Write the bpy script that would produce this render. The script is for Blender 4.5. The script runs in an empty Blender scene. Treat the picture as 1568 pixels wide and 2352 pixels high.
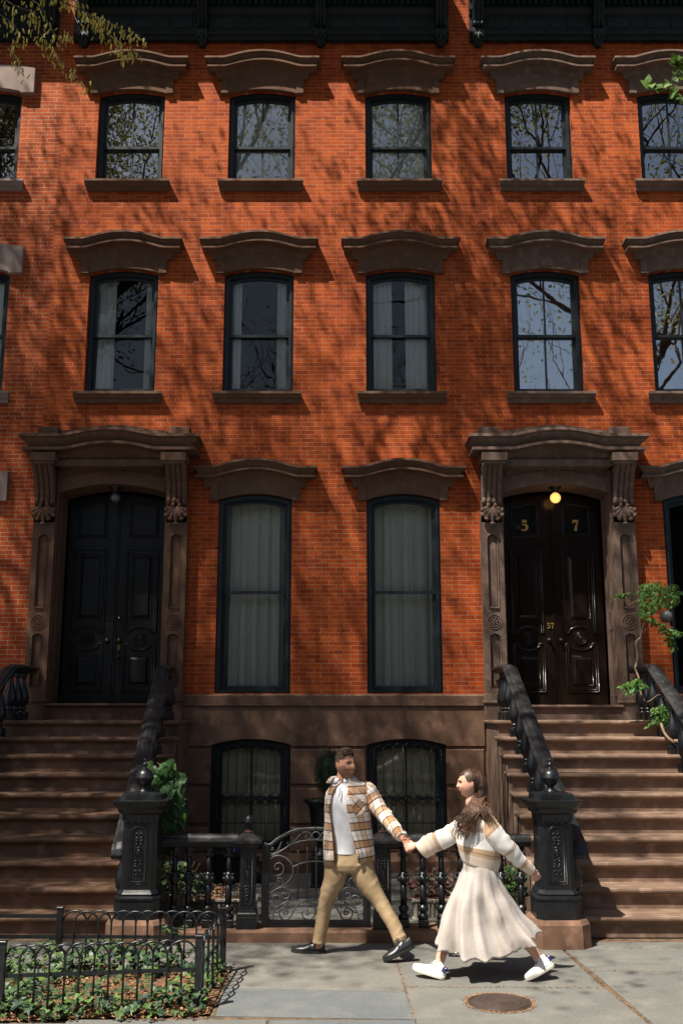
import bpy, bmesh, math, random
from math import pi, sin, cos, sqrt, radians, atan2
from mathutils import Vector as V, Matrix, noise
random.seed(7)
SC = bpy.context.scene
COL = SC.collection
W = bpy.data.worlds.new("World"); SC.world = W

# ------------------------------------------------------------------ camera model
FP = 2287.0; PITCH = radians(11.3); HC = 2.1
def at(px, py, Y):
    """point of the place seen at (px,py) of a 1568-wide view, at distance Y in front of the photographer"""
    u = px-784; v = 1176-py
    k = FP*cos(PITCH)-v*sin(PITCH)
    return V((Y*u/k, Y, HC+Y*(FP*sin(PITCH)+v*cos(PITCH))/k))
def zoomer(x0, y0, s):
    return lambda X, Y_, D: at((x0+X/s)/1.63265, (y0+Y_/s)/1.63265, D)

# ------------------------------------------------------------------ materials
def _nodes(name):
    m = bpy.data.materials.new(name); m.use_nodes = True
    nt = m.node_tree; b = nt.nodes['Principled BSDF']
    return m, nt, b
def N(nt, t, **k):
    n = nt.nodes.new(t)
    for a, v in k.items(): setattr(n, a, v)
    return n
def L(nt, a, b): nt.links.new(a, b)
def mixc(nt, fac, a, b, mode='MIX'):
    n = N(nt, 'ShaderNodeMix', data_type='RGBA', blend_type=mode)
    for i, v in ((0, fac), (6, a), (7, b)):
        if hasattr(v, 'is_output') or isinstance(v, bpy.types.NodeSocket): L(nt, v, n.inputs[i])
        else: n.inputs[i].default_value = v if i == 0 else (*v, 1) if len(v) == 3 else v
    return n.outputs[2]
def ramp(nt, src, stops, interp='LINEAR'):
    r = N(nt, 'ShaderNodeValToRGB'); r.color_ramp.interpolation = interp
    el = r.color_ramp.elements
    while len(el) > 1: el.remove(el[-1])
    for i, (p, c) in enumerate(stops):
        e = el[0] if i == 0 else el.new(p)
        e.position = p; e.color = (*c, 1) if len(c) == 3 else c
    L(nt, src, r.inputs[0]); return r
def noi(nt, co, scale, detail=4, rough=.55, dist=0):
    n = N(nt, 'ShaderNodeTexNoise'); n.inputs['Scale'].default_value = scale
    n.inputs['Detail'].default_value = detail; n.inputs['Roughness'].default_value = rough
    n.inputs['Distortion'].default_value = dist
    if co is not None: L(nt, co, n.inputs['Vector'])
    return n.outputs['Fac']
def bump(nt, b, h, strength=.3, dist=.01, prev=None):
    n = N(nt, 'ShaderNodeBump'); n.inputs['Strength'].default_value = strength
    n.inputs['Distance'].default_value = dist; L(nt, h, n.inputs['Height'])
    if prev: L(nt, prev, n.inputs['Normal'])
    L(nt, n.outputs[0], b.inputs['Normal']); return n.outputs[0]
def mat(name, c1, c2=None, scale=3, rough=.7, metal=0, bumps=(), spec=.5, lo=.35, hi=.65, stretch=None, c3=None, s3=20, coat=0, sheen=0):
    m, nt, b = _nodes(name)
    co = N(nt, 'ShaderNodeTexCoord').outputs['Object']
    if stretch:
        mp = N(nt, 'ShaderNodeMapping'); mp.inputs['Scale'].default_value = stretch
        L(nt, co, mp.inputs[0]); co = mp.outputs[0]
    if c2:
        r = ramp(nt, noi(nt, co, scale), [(lo, c1), (hi, c2)])
        out = r.outputs[0]
        if c3:
            r3 = ramp(nt, noi(nt, co, s3, 3), [(.5, (0, 0, 0)), (.72, (1, 1, 1))])
            out = mixc(nt, r3.outputs[0], out, c3)
        L(nt, out, b.inputs['Base Color'])
    else: b.inputs['Base Color'].default_value = (*c1, 1)
    b.inputs['Roughness'].default_value = rough; b.inputs['Metallic'].default_value = metal
    b.inputs['Specular IOR Level'].default_value = spec
    b.inputs['Coat Weight'].default_value = coat
    b.inputs['Sheen Weight'].default_value = sheen
    prev = None
    for (s, st, d) in bumps: prev = bump(nt, b, noi(nt, co, s, 6), st, d, prev)
    return m

def brick_mat(name, cA, cB, mort, msize=.0045, width=.205, row=.0612, stain=.5):
    m, nt, b = _nodes(name)
    co = N(nt, 'ShaderNodeTexCoord').outputs['Object']
    s = N(nt, 'ShaderNodeSeparateXYZ'); L(nt, co, s.inputs[0])
    ad = N(nt, 'ShaderNodeMath', operation='ADD'); L(nt, s.outputs[0], ad.inputs[0]); L(nt, s.outputs[1], ad.inputs[1])
    cm = N(nt, 'ShaderNodeCombineXYZ'); L(nt, ad.outputs[0], cm.inputs[0]); L(nt, s.outputs[2], cm.inputs[1])
    # slight waviness of the courses
    nz = N(nt, 'ShaderNodeTexNoise'); nz.inputs['Scale'].default_value = 3; L(nt, co, nz.inputs['Vector'])
    sc = N(nt, 'ShaderNodeVectorMath', operation='SCALE'); L(nt, nz.outputs['Color'], sc.inputs[0]); sc.inputs[3].default_value = .012
    va = N(nt, 'ShaderNodeVectorMath', operation='ADD'); L(nt, cm.outputs[0], va.inputs[0]); L(nt, sc.outputs[0], va.inputs[1])
    br = N(nt, 'ShaderNodeTexBrick'); L(nt, va.outputs[0], br.inputs['Vector'])
    br.offset = .5; br.inputs['Scale'].default_value = 1
    br.inputs['Brick Width'].default_value = width; br.inputs['Row Height'].default_value = row
    br.inputs['Mortar Size'].default_value = msize; br.inputs['Mortar Smooth'].default_value = .3; br.inputs['Bias'].default_value = -.1
    br.inputs['Color1'].default_value = (*cA, 1); br.inputs['Color2'].default_value = (*cB, 1); br.inputs['Mortar'].default_value = (*mort, 1)
    # patches of differently fired / repaired brick
    p = ramp(nt, noi(nt, co, .55, 5, .6), [(.36, (.70, .58, .55)), (.5, (1, 1, 1)), (.68, (1.12, 1.2, 1.15))])
    c = mixc(nt, stain, br.outputs['Color'], p.outputs[0], 'MULTIPLY')
    f = ramp(nt, noi(nt, co, 14, 5, .7), [(.3, (.82, .8, .8)), (.7, (1.12, 1.12, 1.12))])
    c = mixc(nt, .8, c, f.outputs[0], 'MULTIPLY')
    # pale lime bloom running down
    mp = N(nt, 'ShaderNodeMapping'); mp.inputs['Scale'].default_value = (2.2, 1, .5); L(nt, co, mp.inputs[0])
    e = ramp(nt, noi(nt, mp.outputs[0], 1.3, 6, .7), [(.60, (0, 0, 0)), (.80, (.42, .42, .42))])
    c = mixc(nt, e.outputs[0], c, (.42, .22, .17))
    mp2 = N(nt, 'ShaderNodeMapping'); mp2.inputs['Scale'].default_value = (4.5, 1, .35); L(nt, co, mp2.inputs[0])
    so_ = ramp(nt, noi(nt, mp2.outputs[0], 1.0, 6, .7), [(.34, (.62, .56, .54)), (.52, (1, 1, 1)), (.70, (1.14, 1.16, 1.1))])
    c = mixc(nt, .75, c, so_.outputs[0], 'MULTIPLY')
    L(nt, c, b.inputs['Base Color'])
    b.inputs['Roughness'].default_value = .82; b.inputs['Specular IOR Level'].default_value = .25
    inv = N(nt, 'ShaderNodeMath', operation='SUBTRACT'); inv.inputs[0].default_value = 1; L(nt, br.outputs['Fac'], inv.inputs[1])
    n1 = bump(nt, b, inv.outputs[0], .5, .004)
    bump(nt, b, noi(nt, co, 60, 4), .35, .003, n1)
    return m

M = {}
M['brick'] = brick_mat('orange_brick', (.48, .084, .011), (.28, .040, .007), (.42, .21, .11))
M['brick_left'] = brick_mat('neighbour_brick', (.48, .088, .016), (.31, .046, .010), (.44, .25, .15), msize=.0062, row=.064)
M['brownstone'] = mat('brownstone', (.205, .118, .076), (.138, .079, .050), scale=1.6, rough=.86, spec=.25, bumps=((55, .35, .004), (6, .25, .01)), c3=(.30, .17, .115), s3=5)
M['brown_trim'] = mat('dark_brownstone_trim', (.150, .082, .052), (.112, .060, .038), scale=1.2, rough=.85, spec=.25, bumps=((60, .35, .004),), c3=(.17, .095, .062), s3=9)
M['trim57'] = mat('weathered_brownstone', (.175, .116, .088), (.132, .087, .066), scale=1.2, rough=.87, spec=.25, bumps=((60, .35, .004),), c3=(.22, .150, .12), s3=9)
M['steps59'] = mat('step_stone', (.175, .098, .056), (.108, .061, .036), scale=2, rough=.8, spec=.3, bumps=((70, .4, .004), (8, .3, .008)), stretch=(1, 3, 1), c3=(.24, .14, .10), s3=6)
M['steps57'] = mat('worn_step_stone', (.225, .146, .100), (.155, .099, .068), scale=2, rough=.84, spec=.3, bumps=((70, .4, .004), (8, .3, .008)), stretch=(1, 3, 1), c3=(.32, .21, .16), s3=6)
M['greystone'] = mat('grey_stone', (.36, .28, .25), (.27, .20, .18), scale=3, rough=.85, spec=.25, bumps=((50, .3, .004),))
M['frame'] = mat('black_window_paint', (.008, .013, .016), (.012, .019, .023), scale=8, rough=.42, spec=.5, bumps=((40, .08, .002),))
M['cornice'] = mat('dark_green_cornice_paint', (.006, .013, .012), (.013, .022, .021), scale=4, rough=.5, spec=.35, bumps=((30, .2, .004),))
M['door59'] = mat('black_door_paint', (.008, .009, .009), (.013, .014, .015), scale=5, rough=.40, spec=.32, bumps=((20, .05, .003),))
M['door57'] = mat('brown_black_door_varnish', (.012, .007, .004), (.017, .010, .006), scale=5, rough=.22, spec=.35, coat=.15)
M['iron'] = mat('black_iron_paint', (.005, .006, .008), (.010, .012, .015), scale=9, rough=.36, spec=.55, bumps=((45, .25, .003),), c3=(.018, .019, .020), s3=30)
M['iron_dull'] = mat('chalky_iron_paint', (.007, .008, .009), (.015, .016, .017), scale=4, rough=.5, spec=.5, bumps=((45, .3, .003),), c3=(.05, .048, .046), s3=14)
M['gate'] = mat('grey_iron', (.06, .066, .066), (.10, .105, .10), scale=12, rough=.42, spec=.6, bumps=((60, .2, .002),))
M['rust'] = mat('rusty_iron', (.13, .045, .02), (.05, .025, .015), scale=20, rough=.85)
M['brass'] = mat('aged_brass', (.42, .28, .10), (.30, .19, .07), scale=20, rough=.3, metal=1)
M['gold'] = mat('gold_leaf', (.75, .50, .13), (.62, .40, .10), scale=30, rough=.4, metal=.25)
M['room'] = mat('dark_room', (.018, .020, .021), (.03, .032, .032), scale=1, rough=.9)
M['roof'] = mat('tar_roof', (.05, .05, .05), (.08, .08, .08), scale=2, rough=.9)
M['joint'] = mat('sandy_joint', (.16, .10, .055), (.055, .042, .03), scale=12, rough=.95, bumps=((80, .5, .004),))
M['asphalt'] = mat('asphalt', (.045, .045, .047), (.065, .065, .066), scale=6, rough=.9, bumps=((150, .5, .004),))
M['white'] = mat('white_lead_number', (.7, .7, .7), rough=.5)
M['bluepl'] = mat('blue_enamel', (.02, .035, .10), rough=.3)

def glass_mat(nm='window_glass', ior=1.9, k=4.2):
    m, nt, b = _nodes(nm)
    nt.nodes.remove(b); out = nt.nodes['Material Output']
    t = N(nt, 'ShaderNodeBsdfTransparent'); t.inputs[0].default_value = (.95, .97, .96, 1)
    g = N(nt, 'ShaderNodeBsdfGlossy'); g.inputs['Roughness'].default_value = .0; g.inputs[0].default_value = (1, .98, .93, 1)
    lw = N(nt, 'ShaderNodeFresnel'); lw.inputs[0].default_value = ior
    co = N(nt, 'ShaderNodeTexCoord').outputs['Object']
    bp = N(nt, 'ShaderNodeBump'); bp.inputs['Strength'].default_value = .25; bp.inputs['Distance'].default_value = .004
    L(nt, noi(nt, co, 2.2, 2), bp.inputs['Height']); L(nt, bp.outputs[0], g.inputs['Normal'])
    mx = N(nt, 'ShaderNodeMixShader'); mul = N(nt, 'ShaderNodeMath', operation='MULTIPLY'); mul.inputs[1].default_value = k; mul.use_clamp = True
    L(nt, lw.outputs[0], mul.inputs[0]); L(nt, mul.outputs[0], mx.inputs[0]); L(nt, t.outputs[0], mx.inputs[1]); L(nt, g.outputs[0], mx.inputs[2])
    L(nt, mx.outputs[0], out.inputs[0]); return m
M['glass'] = glass_mat()
M['glass_mid'] = glass_mat('pale_pane_glass', 1.55, 2.8)
M['glass_dim'] = glass_mat('single_pane_glass', 1.38, 1.2)
def cloth(name, c1, c2, sc=40, rough=.95, trans=.0, b=.3):
    m = mat(name, c1, c2, scale=sc, rough=rough, spec=.15, bumps=((180, b, .002),), sheen=.1)
    if trans:
        nt = m.node_tree; p = nt.nodes['Principled BSDF']; out = nt.nodes['Material Output']
        tr = N(nt, 'ShaderNodeBsdfTranslucent'); tr.inputs[0].default_value = (*c1, 1)
        mx = N(nt, 'ShaderNodeMixShader'); mx.inputs[0].default_value = trans
        L(nt, p.outputs[0], mx.inputs[1]); L(nt, tr.outputs[0], mx.inputs[2]); L(nt, mx.outputs[0], out.inputs[0])
    return m
M['curtain_w'] = cloth('pale_curtain', (.80, .80, .75), (.72, .72, .67), trans=.15)
M['curtain_g'] = cloth('grey_curtain', (.74, .73, .66), (.62, .61, .54), trans=.1)
M['curtain_k'] = cloth('khaki_curtain', (.74, .67, .48), (.62, .55, .38), trans=.1)
M['blind'] = cloth('white_blind', (.95, .97, .94), (.9, .92, .9), sc=3)

def leaf_mat(name, cols, trans=.3, rough=.45):
    m, nt, b = _nodes(name)
    g = N(nt, 'ShaderNodeNewGeometry')
    st = [(i/max(1, len(cols)-1), c) for i, c in enumerate(cols)]
    r = ramp(nt, g.outputs['Random Per Island'], st)
    L(nt, r.outputs[0], b.inputs['Base Color']); b.inputs['Roughness'].default_value = rough
    out = nt.nodes['Material Output']
    tr = N(nt, 'ShaderNodeBsdfTranslucent'); L(nt, r.outputs[0], tr.inputs[0])
    mx = N(nt, 'ShaderNodeMixShader'); mx.inputs[0].default_value = trans
    L(nt, b.outputs[0], mx.inputs[1]); L(nt, tr.outputs[0], mx.inputs[2]); L(nt, mx.outputs[0], out.inputs[0])
    return m
M['leaf_ivy'] = leaf_mat('ivy_leaves', [(.014, .034, .018), (.022, .050, .026), (.055, .11, .025), (.020, .045, .030), (.11, .19, .035), (.035, .065, .045)], .12, .5)
M['leaf_vine'] = leaf_mat('vine_leaves', [(.022, .065, .016), (.034, .095, .022), (.055, .14, .028), (.030, .08, .022)], .25, .5)
M['leaf_wist'] = leaf_mat('wisteria_leaves', [(.05, .14, .015), (.08, .19, .025), (.11, .21, .03)], .4, .5)
M['leaf_box'] = leaf_mat('boxwood_leaves', [(.010, .026, .012), (.018, .042, .018), (.028, .06, .022)], .1, .35)
M['leaf_tree'] = leaf_mat('young_tree_leaves', [(.52, .42, .06), (.60, .50, .11), (.38, .36, .06)], .4, .6)
M['leaf_shade'] = leaf_mat('backlit_canopy_leaves', [(.20, .21, .08), (.27, .27, .11), (.15, .17, .06)], .3, .7)  # backlit look of the crowns put into the leaf colour
M['leaf_tree2'] = leaf_mat('green_tree_leaves', [(.11, .22, .03), (.16, .28, .04), (.09, .16, .03)], .4, .6)
M['leaf_heu'] = leaf_mat('heuchera_leaves', [(.20, .045, .05), (.10, .03, .04), (.28, .13, .13), (.08, .12, .04), (.30, .20, .17)], .2, .5)
M['bark'] = mat('bark', (.10, .075, .055), (.055, .042, .034), scale=12, rough=.95, bumps=((25, .6, .01),))
M['stem'] = mat('vine_stem', (.26, .18, .11), (.16, .10, .065), scale=20, rough=.9)
M['mulch'] = mat('mulch', (.16, .075, .032), (.06, .032, .018), scale=30, rough=.95, bumps=((60, .8, .012),), c3=(.30, .16, .07), s3=45)
M['dryleaf'] = leaf_mat('dry_leaves', [(.34, .17, .07), (.22, .10, .04), (.42, .25, .12), (.13, .06, .03)], .1, .8)
M['planter'] = mat('weathered_planter', (.34, .31, .25), (.20, .18, .14), scale=6, rough=.85, bumps=((40, .4, .005),))

# ------------------------------------------------------------------ mesh builder
def worldloc(o):
    p = V((0, 0, 0))
    while o is not None: p += o.location; o = o.parent
    return p
class MB:
    def __init__(s): s.v = []; s.f = []; s.sm = []; s.mi = []; s.uv = {}
    def add(s, vs, fs, smooth=False, mi=0):
        b = len(s.v); s.v += [tuple(p) for p in vs]
        for f in fs: s.f.append(tuple(b+i for i in f)); s.sm.append(smooth); s.mi.append(mi)
        return b
    def box(s, x0, x1, y0, y1, z0, z1, bev=0, mi=0):
        if bev <= 0:
            s.add([(x0,y0,z0),(x1,y0,z0),(x1,y1,z0),(x0,y1,z0),(x0,y0,z1),(x1,y0,z1),(x1,y1,z1),(x0,y1,z1)],
                  [(0,3,2,1),(4,5,6,7),(0,1,5,4),(1,2,6,5),(2,3,7,6),(3,0,4,7)], mi=mi)
        else:
            b = bev; R = lambda i, z: [(x0+i,y0+i,z),(x1-i,y0+i,z),(x1-i,y1-i,z),(x0+i,y1-i,z)]
            def R8(z): return [(x0+b,y0,z),(x1-b,y0,z),(x1,y0+b,z),(x1,y1-b,z),(x1-b,y1,z),(x0+b,y1,z),(x0,y1-b,z),(x0,y0+b,z)]
            def R8i(z): return [(x0+b,y0+b,z),(x1-b,y0+b,z),(x1-b,y0+b,z),(x1-b,y1-b,z),(x1-b,y1-b,z),(x0+b,y1-b,z),(x0+b,y1-b,z),(x0+b,y0+b,z)]
            s.rings([R8i(z0), R8(z0+b), R8(z1-b), R8i(z1)], cap=True, smooth=False, mi=mi)
    def rings(s, rs, cap=True, smooth=True, closed=True, mi=0):
        n = len(rs[0]); vs = [p for r in rs for p in r]; fs = []
        for i in range(len(rs)-1):
            for j in range(n if closed else n-1):
                k = (j+1) % n
                fs.append((i*n+j, i*n+k, (i+1)*n+k, (i+1)*n+j))
        b = s.add(vs, fs, smooth, mi)
        if cap:
            s.f.append(tuple(b+j for j in reversed(range(n)))); s.sm.append(False); s.mi.append(mi)
            q = b+(len(rs)-1)*n
            s.f.append(tuple(q+j for j in range(n))); s.sm.append(False); s.mi.append(mi)
        return b
    def lathe(s, prof, c, n=16, smooth=True, sq=False, mi=0, flute=0):
        rs = []
        for r, z in prof:
            ring = []
            for j in range(n):
                a = 2*pi*j/n + (pi/n if n in (4, 8) else 0)
                rr = r*(1/cos(pi/n) if n in (4, 8) else 1)
                if flute and j % 2: rr *= 1-flute
                ring.append((c[0]+rr*cos(a), c[1]+rr*sin(a), c[2]+z))
            rs.append(ring)
        s.rings(rs, True, smooth, mi=mi)
    def tube(s, pts, r, n=8, closed=False, mi=0, smooth=True, flat=None):
        pts = [V(p) for p in pts]; m = len(pts)
        if m < 2: return
        rs = []; up = None
        for i, p in enumerate(pts):
            if closed: t = pts[(i+1) % m]-pts[i-1]
            else: t = pts[min(i+1, m-1)]-pts[max(i-1, 0)]
            if t.length < 1e-9: t = V((0, 0, 1))
            t.normalize()
            if up is None:
                up = V((0, 1, 0)) if abs(t.y) < .9 else V((1, 0, 0))
            a = (up-t*up.dot(t))
            if a.length < 1e-4: a = V((1, 0, 0))-t*t.x
            a.normalize(); up = a; b = t.cross(a)
            rr = r[i] if isinstance(r, (list, tuple)) else r
            fa = flat or 1
            rs.append([p+a*(rr*fa*cos(2*pi*j/n))+b*(rr*sin(2*pi*j/n)) for j in range(n)])
        if closed: rs.append(rs[0]); s.rings(rs, False, smooth, mi=mi)
        else: s.rings(rs, True, smooth, mi=mi)
    def bar(s, a, b, w, h=None, mi=0):
        h = h or w; a = V(a); b = V(b); t = (b-a).normalized()
        u = V((0, 0, 1)) if abs(t.z) < .9 else V((0, 1, 0))
        x = t.cross(u).normalized(); y = x.cross(t)
        R = lambda p: [p-x*w/2-y*h/2, p+x*w/2-y*h/2, p+x*w/2+y*h/2, p-x*w/2+y*h/2]
        s.rings([R(a), R(b)], True, False, mi=mi)
    def prism(s, poly, y0, y1, mi=0, smooth=False):
        n = len(poly)
        s.rings([[(x, y0, z) for x, z in poly], [(x, y1, z) for x, z in poly]], True, smooth, mi=mi)
    def ball(s, c, r, n=12, sz=1, mi=0):
        k = max(4, n//2)
        s.lathe([(max(.0005, r*sin(pi*i/k)), -r*sz*cos(pi*i/k)) for i in range(k+1)], c, n, mi=mi)
    def ellip(s, c, ax, ay, az, n=10, k=7, mi=0):
        rs = []
        for i in range(k+1):
            t = pi*i/k; rr = max(.01, sin(t))
            rs.append([V(c)+ax*(rr*cos(2*pi*j/n))+ay*(rr*sin(2*pi*j/n))-az*cos(t) for j in range(n)])
        s.rings(rs, True, True, mi=mi)
    def build(s, name, mats, parent=None, loc=None, label=None):
        me = bpy.data.meshes.new(name)
        off = V((0, 0, 0))
        if parent is not None: off = worldloc(parent)
        elif loc is not None: off = V(loc)
        me.from_pydata([(p[0]-off.x, p[1]-off.y, p[2]-off.z) for p in s.v], [], s.f)
        if not isinstance(mats, (list, tuple)): mats = [mats]
        for m in mats: me.materials.append(M[m] if isinstance(m, str) else m)
        me.polygons.foreach_set('use_smooth', s.sm); me.polygons.foreach_set('material_index', s.mi)
        if s.uv:
            ul = me.uv_layers.new(name='UVMap')
            for p in me.polygons:
                for li in p.loop_indices:
                    ul.data[li].uv = s.uv.get(me.loops[li].vertex_index, (0, 0))
        me.validate(); me.update()
        bm = bmesh.new(); bm.from_mesh(me); bmesh.ops.recalc_face_normals(bm, faces=bm.faces); bm.to_mesh(me); bm.free()
        o = bpy.data.objects.new(name, me); COL.objects.link(o)
        if parent is not None: o.parent = parent
        elif loc is not None: o.location = V(loc)
        if label: o['label'] = label
        return o
def tag(o, label, cat, group=None):
    o['label'] = label; o['category'] = cat
    if group: o['group'] = group
    return o
def thing(name, loc, label, cat, group=None):
    o = bpy.data.objects.new(name, None); COL.objects.link(o); o.location = V(loc); o.empty_display_size = .1
    return tag(o, label, cat, group)
def struct(o, k='structure'): o['kind'] = k; return o
def copy_tree(o, parent=None):
    c = o.copy(); COL.objects.link(c); c.parent = parent
    for ch in [x for x in bpy.data.objects if x.parent == o]: copy_tree(ch, c)
    return c

def seg(x, hw, rise):            # segmental arch height at x
    if rise <= 0 or abs(x) >= hw: return 0
    R = (hw*hw+rise*rise)/(2*rise)
    return sqrt(max(0, R*R-x*x))-(R-rise)
def arch_poly(cx, hw, z0, zs, rise, n=12, inset=0):
    hw -= inset
    p = [(cx-hw, z0+inset), (cx+hw, z0+inset)]
    for i in range(n+1):
        x = hw-2*hw*i/n
        p.append((cx+x, zs-inset+seg(x, hw+1e-6, rise)))
    return p
def holed(outer, holes, y, depth, name, m, parent, back=None):
    """sheet at y with openings; each opening gets reveals running back by depth; back: build the recessed panel too"""
    bm = bmesh.new(); edges = []
    loops = []
    for poly in [outer]+holes:
        vs = [bm.verts.new((x, y, z)) for x, z in poly]
        for i in range(len(vs)): edges.append(bm.edges.new((vs[i], vs[(i+1) % len(vs)])))
        loops.append(vs)
    bmesh.ops.triangle_fill(bm, use_beauty=True, use_dissolve=False, edges=edges, normal=(0, -1, 0))
    # triangle_fill may fill holes: remove faces whose centre is in a hole
    def inside(px, pz, poly):
        c = False; j = len(poly)-1
        for i in range(len(poly)):
            xi, zi = poly[i]; xj, zj = poly[j]
            if (zi > pz) != (zj > pz) and px < (xj-xi)*(pz-zi)/(zj-zi)+xi: c = not c
            j = i
        return c
    dead = []
    for f in bm.faces:
        c = f.calc_center_median()
        if any(inside(c.x, c.z, h) for h in holes): dead.append(f)
    bmesh.ops.delete(bm, geom=dead, context='FACES_ONLY')
    for vs in loops[1:]:
        d = depth; bk = [bm.verts.new((q.co.x, y+d, q.co.z)) for q in vs]
        for i in range(len(vs)):
            k = (i+1) % len(vs); bm.faces.new((vs[i], vs[k], bk[k], bk[i]))
        if back: bm.faces.new(bk)
    off = worldloc(parent) if parent else V((0, 0, 0))
    for q in bm.verts: q.co -= off
    # front faces must look to -Y
    for f in bm.faces:
        f.normal_update()
        if abs(f.normal.y) > .9 and f.normal.y > 0: f.normal_flip()
    me = bpy.data.meshes.new(name); bm.to_mesh(me); bm.free()
    me.materials.append(M[m]); o = bpy.data.objects.new(name, me); COL.objects.link(o)
    if parent: o.parent = parent
    return o
# ------------------------------------------------------------------ houses
F = 14.0
def frame_ring(mb, outer, inner, y0, y1):
    n = len(outer)
    mb.rings([[(x, y1, z) for x, z in outer], [(x, y0, z) for x, z in outer], [(x, y0, z) for x, z in inner], [(x, y1, z) for x, z in inner]], False, False)
def hood(mb, cx, z, wb, prof, crest, cw, F_=F, n=28):
    """moulded hood swept over a camel-back curve; prof = (projection, dz) from the wall over the front and back under"""
    cu = lambda x: crest*max(0, 1-min(1, abs(x)/cw)**2.1)**1.35
    rs = []
    pm = max(p for p, _ in prof)
    rs.append([(cx-(wb+p), F_+.05, z+d) for p, d in prof])
    xs = [-1]+[-.999+2*.999*i/n for i in range(n+1)]+[1]
    for i in range(n+3):
        t = -1+2*i/(n+2); r = []
        for p, d in prof:
            x = t*(wb+p); r.append((cx+x, F_-p, z+d+cu(x)))
        rs.append(r)
    rs.append([(cx+(wb+p), F_+.05, z+d) for p, d in prof])
    mb.rings(rs, True, False, closed=True)
HP = [(.0, .015), (.225, .0), (.23, -.034), (.203, -.037), (.195, -.058), (.168, -.082), (.152, -.115), (.19, -.124), (.192, -.158), (.165, -.163), (.082, -.168), (.068, -.205), (.05, -.28), (0, -.29)]
def lintel(parent, cx, ztop, zs, rise, m, hw=.515, wb=.66, style='hood'):
    mb = MB()
    if style == 'hood':
        hood(mb, cx, ztop, wb, HP, .115, .60)
        p = [(cx-wb+.02, zs-.015), (cx-hw, zs-.015)]
        p += [(cx-hw+2*hw*i/12, zs+seg(-hw+2*hw*i/12, hw+1e-6, rise)) for i in range(13)]
        p += [(cx+hw, zs-.015), (cx+wb-.02, zs-.015), (cx+wb-.02, ztop-.24)]+[(cx+(wb-.02)*(1-2*i/16), ztop-.20+.115*max(0, 1-min(1, abs(wb*(1-2*i/16))/.6)**2.1)**1.35) for i in range(1, 16)]+[(cx-wb+.02, ztop-.24)]
        mb.prism(p, F-.045, F+.04)
        for s in (-1, 1): mb.box(*sorted((cx+s*(wb-.02), cx+s*(wb-.13))), F-.060, F-.0452, zs-.01, ztop-.26)
    else:
        p = [(cx-wb, zs-.02), (cx-hw, zs-.02)]
        p += [(cx-hw+2*hw*i/12, zs+seg(-hw+2*hw*i/12, hw+1e-6, rise)) for i in range(13)]
        p += [(cx+hw, zs-.02), (cx+wb, zs-.02), (cx+wb, zs+.40)]
        p += [(cx+wb-2*wb*i/12, zs+.40+.07*seg(wb-2*wb*i/12, wb+1e-6, .1)/.1) for i in range(1, 12)]+[(cx-wb, zs+.40)]
        mb.prism(p, F-.09, F+.04)
    return mb.build('lintel', m, parent)
def sill(parent, cx, z, m, w=.625):
    mb = MB(); x0 = cx-w; x1 = cx+w
    prof = [(-.05, .0), (.115, -.012), (.12, -.05), (.10, -.06), (.085, -.10), (.055, -.115), (.05, -.17), (-.05, -.17)]
    mb.rings([[(x0-p*.25, F-p, z+d) for p, d in prof], [(x1+p*.25, F-p, z+d) for p, d in prof]], True, False)
    return mb.build('sill', m, parent)
def window(house, cx, z0, zs, rise, zm, hw=.515, muntin=True, lm='brown_trim', ltop=None, lstyle='hood', has_sill=True, grille=False, d=.09, fw=.075, nm='window', gl='glass'):
    y0 = F+d
    outer = arch_poly(cx, hw+.004, z0-.004, zs+.004, rise); inner = arch_poly(cx, hw-fw, z0+(.05 if not grille else .06), zs-.06, rise*.8)
    mb = MB(); frame_ring(mb, outer, inner, y0, y0+.16)
    st = arch_poly(cx, hw-.03, z0+.02, zs-.02, rise*.92); st2 = arch_poly(cx, hw-.055, z0+.03, zs-.045, rise*.85)
    frame_ring(mb, st, st2, y0-.018, y0+.01)
    w = mb.build(nm, 'frame', house)
    iw = hw-fw
    # sashes
    sw = .042; us = MB(); ys = y0+.045
    oz = z0+.05
    so = arch_poly(cx, iw, zm-.02, zs-.06, rise*.8); si = arch_poly(cx, iw-sw, zm+.02, zs-.06-sw, rise*.75)
    frame_ring(us, so, si, ys, ys+.035)
    if muntin: us.box(cx-.013, cx+.013, ys+.004, ys+.03, zm+.02, zs-.10+rise*.75)
    u = us.build('upper_sash', 'frame', w)
    pn = MB(); pn.prism(arch_poly(cx, iw-sw+.005, zm+.015, zs-.10, rise*.75), ys+.018, ys+.022); pn.build('pane', gl, w)
    ls = MB(); yl = ys+.045
    lo = [(cx-iw, oz-.01), (cx+iw, oz-.01), (cx+iw, zm+.022), (cx-iw, zm+.022)]; li = [(cx-iw+sw, oz+.055), (cx+iw-sw, oz+.055), (cx+iw-sw, zm-.02), (cx-iw+sw, zm-.02)]
    frame_ring(ls, lo, li, yl, yl+.035)
    if muntin: ls.box(cx-.013, cx+.013, yl+.004, yl+.03, oz+.05, zm-.015)
    ls.build('lower_sash', 'frame', w)
    pn = MB(); pn.box(cx-iw+sw-.005, cx+iw-sw+.005, yl+.018, yl+.022, oz+.05, zm-.015); pn.build('pane', gl, w)
    if ltop: lintel(w, cx, ltop, zs, rise, lm, hw=hw, style=lstyle, wb=.66 if lstyle == 'hood' else .72)
    if has_sill: sill(w, cx, z0-.012, lm)
    return w
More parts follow.
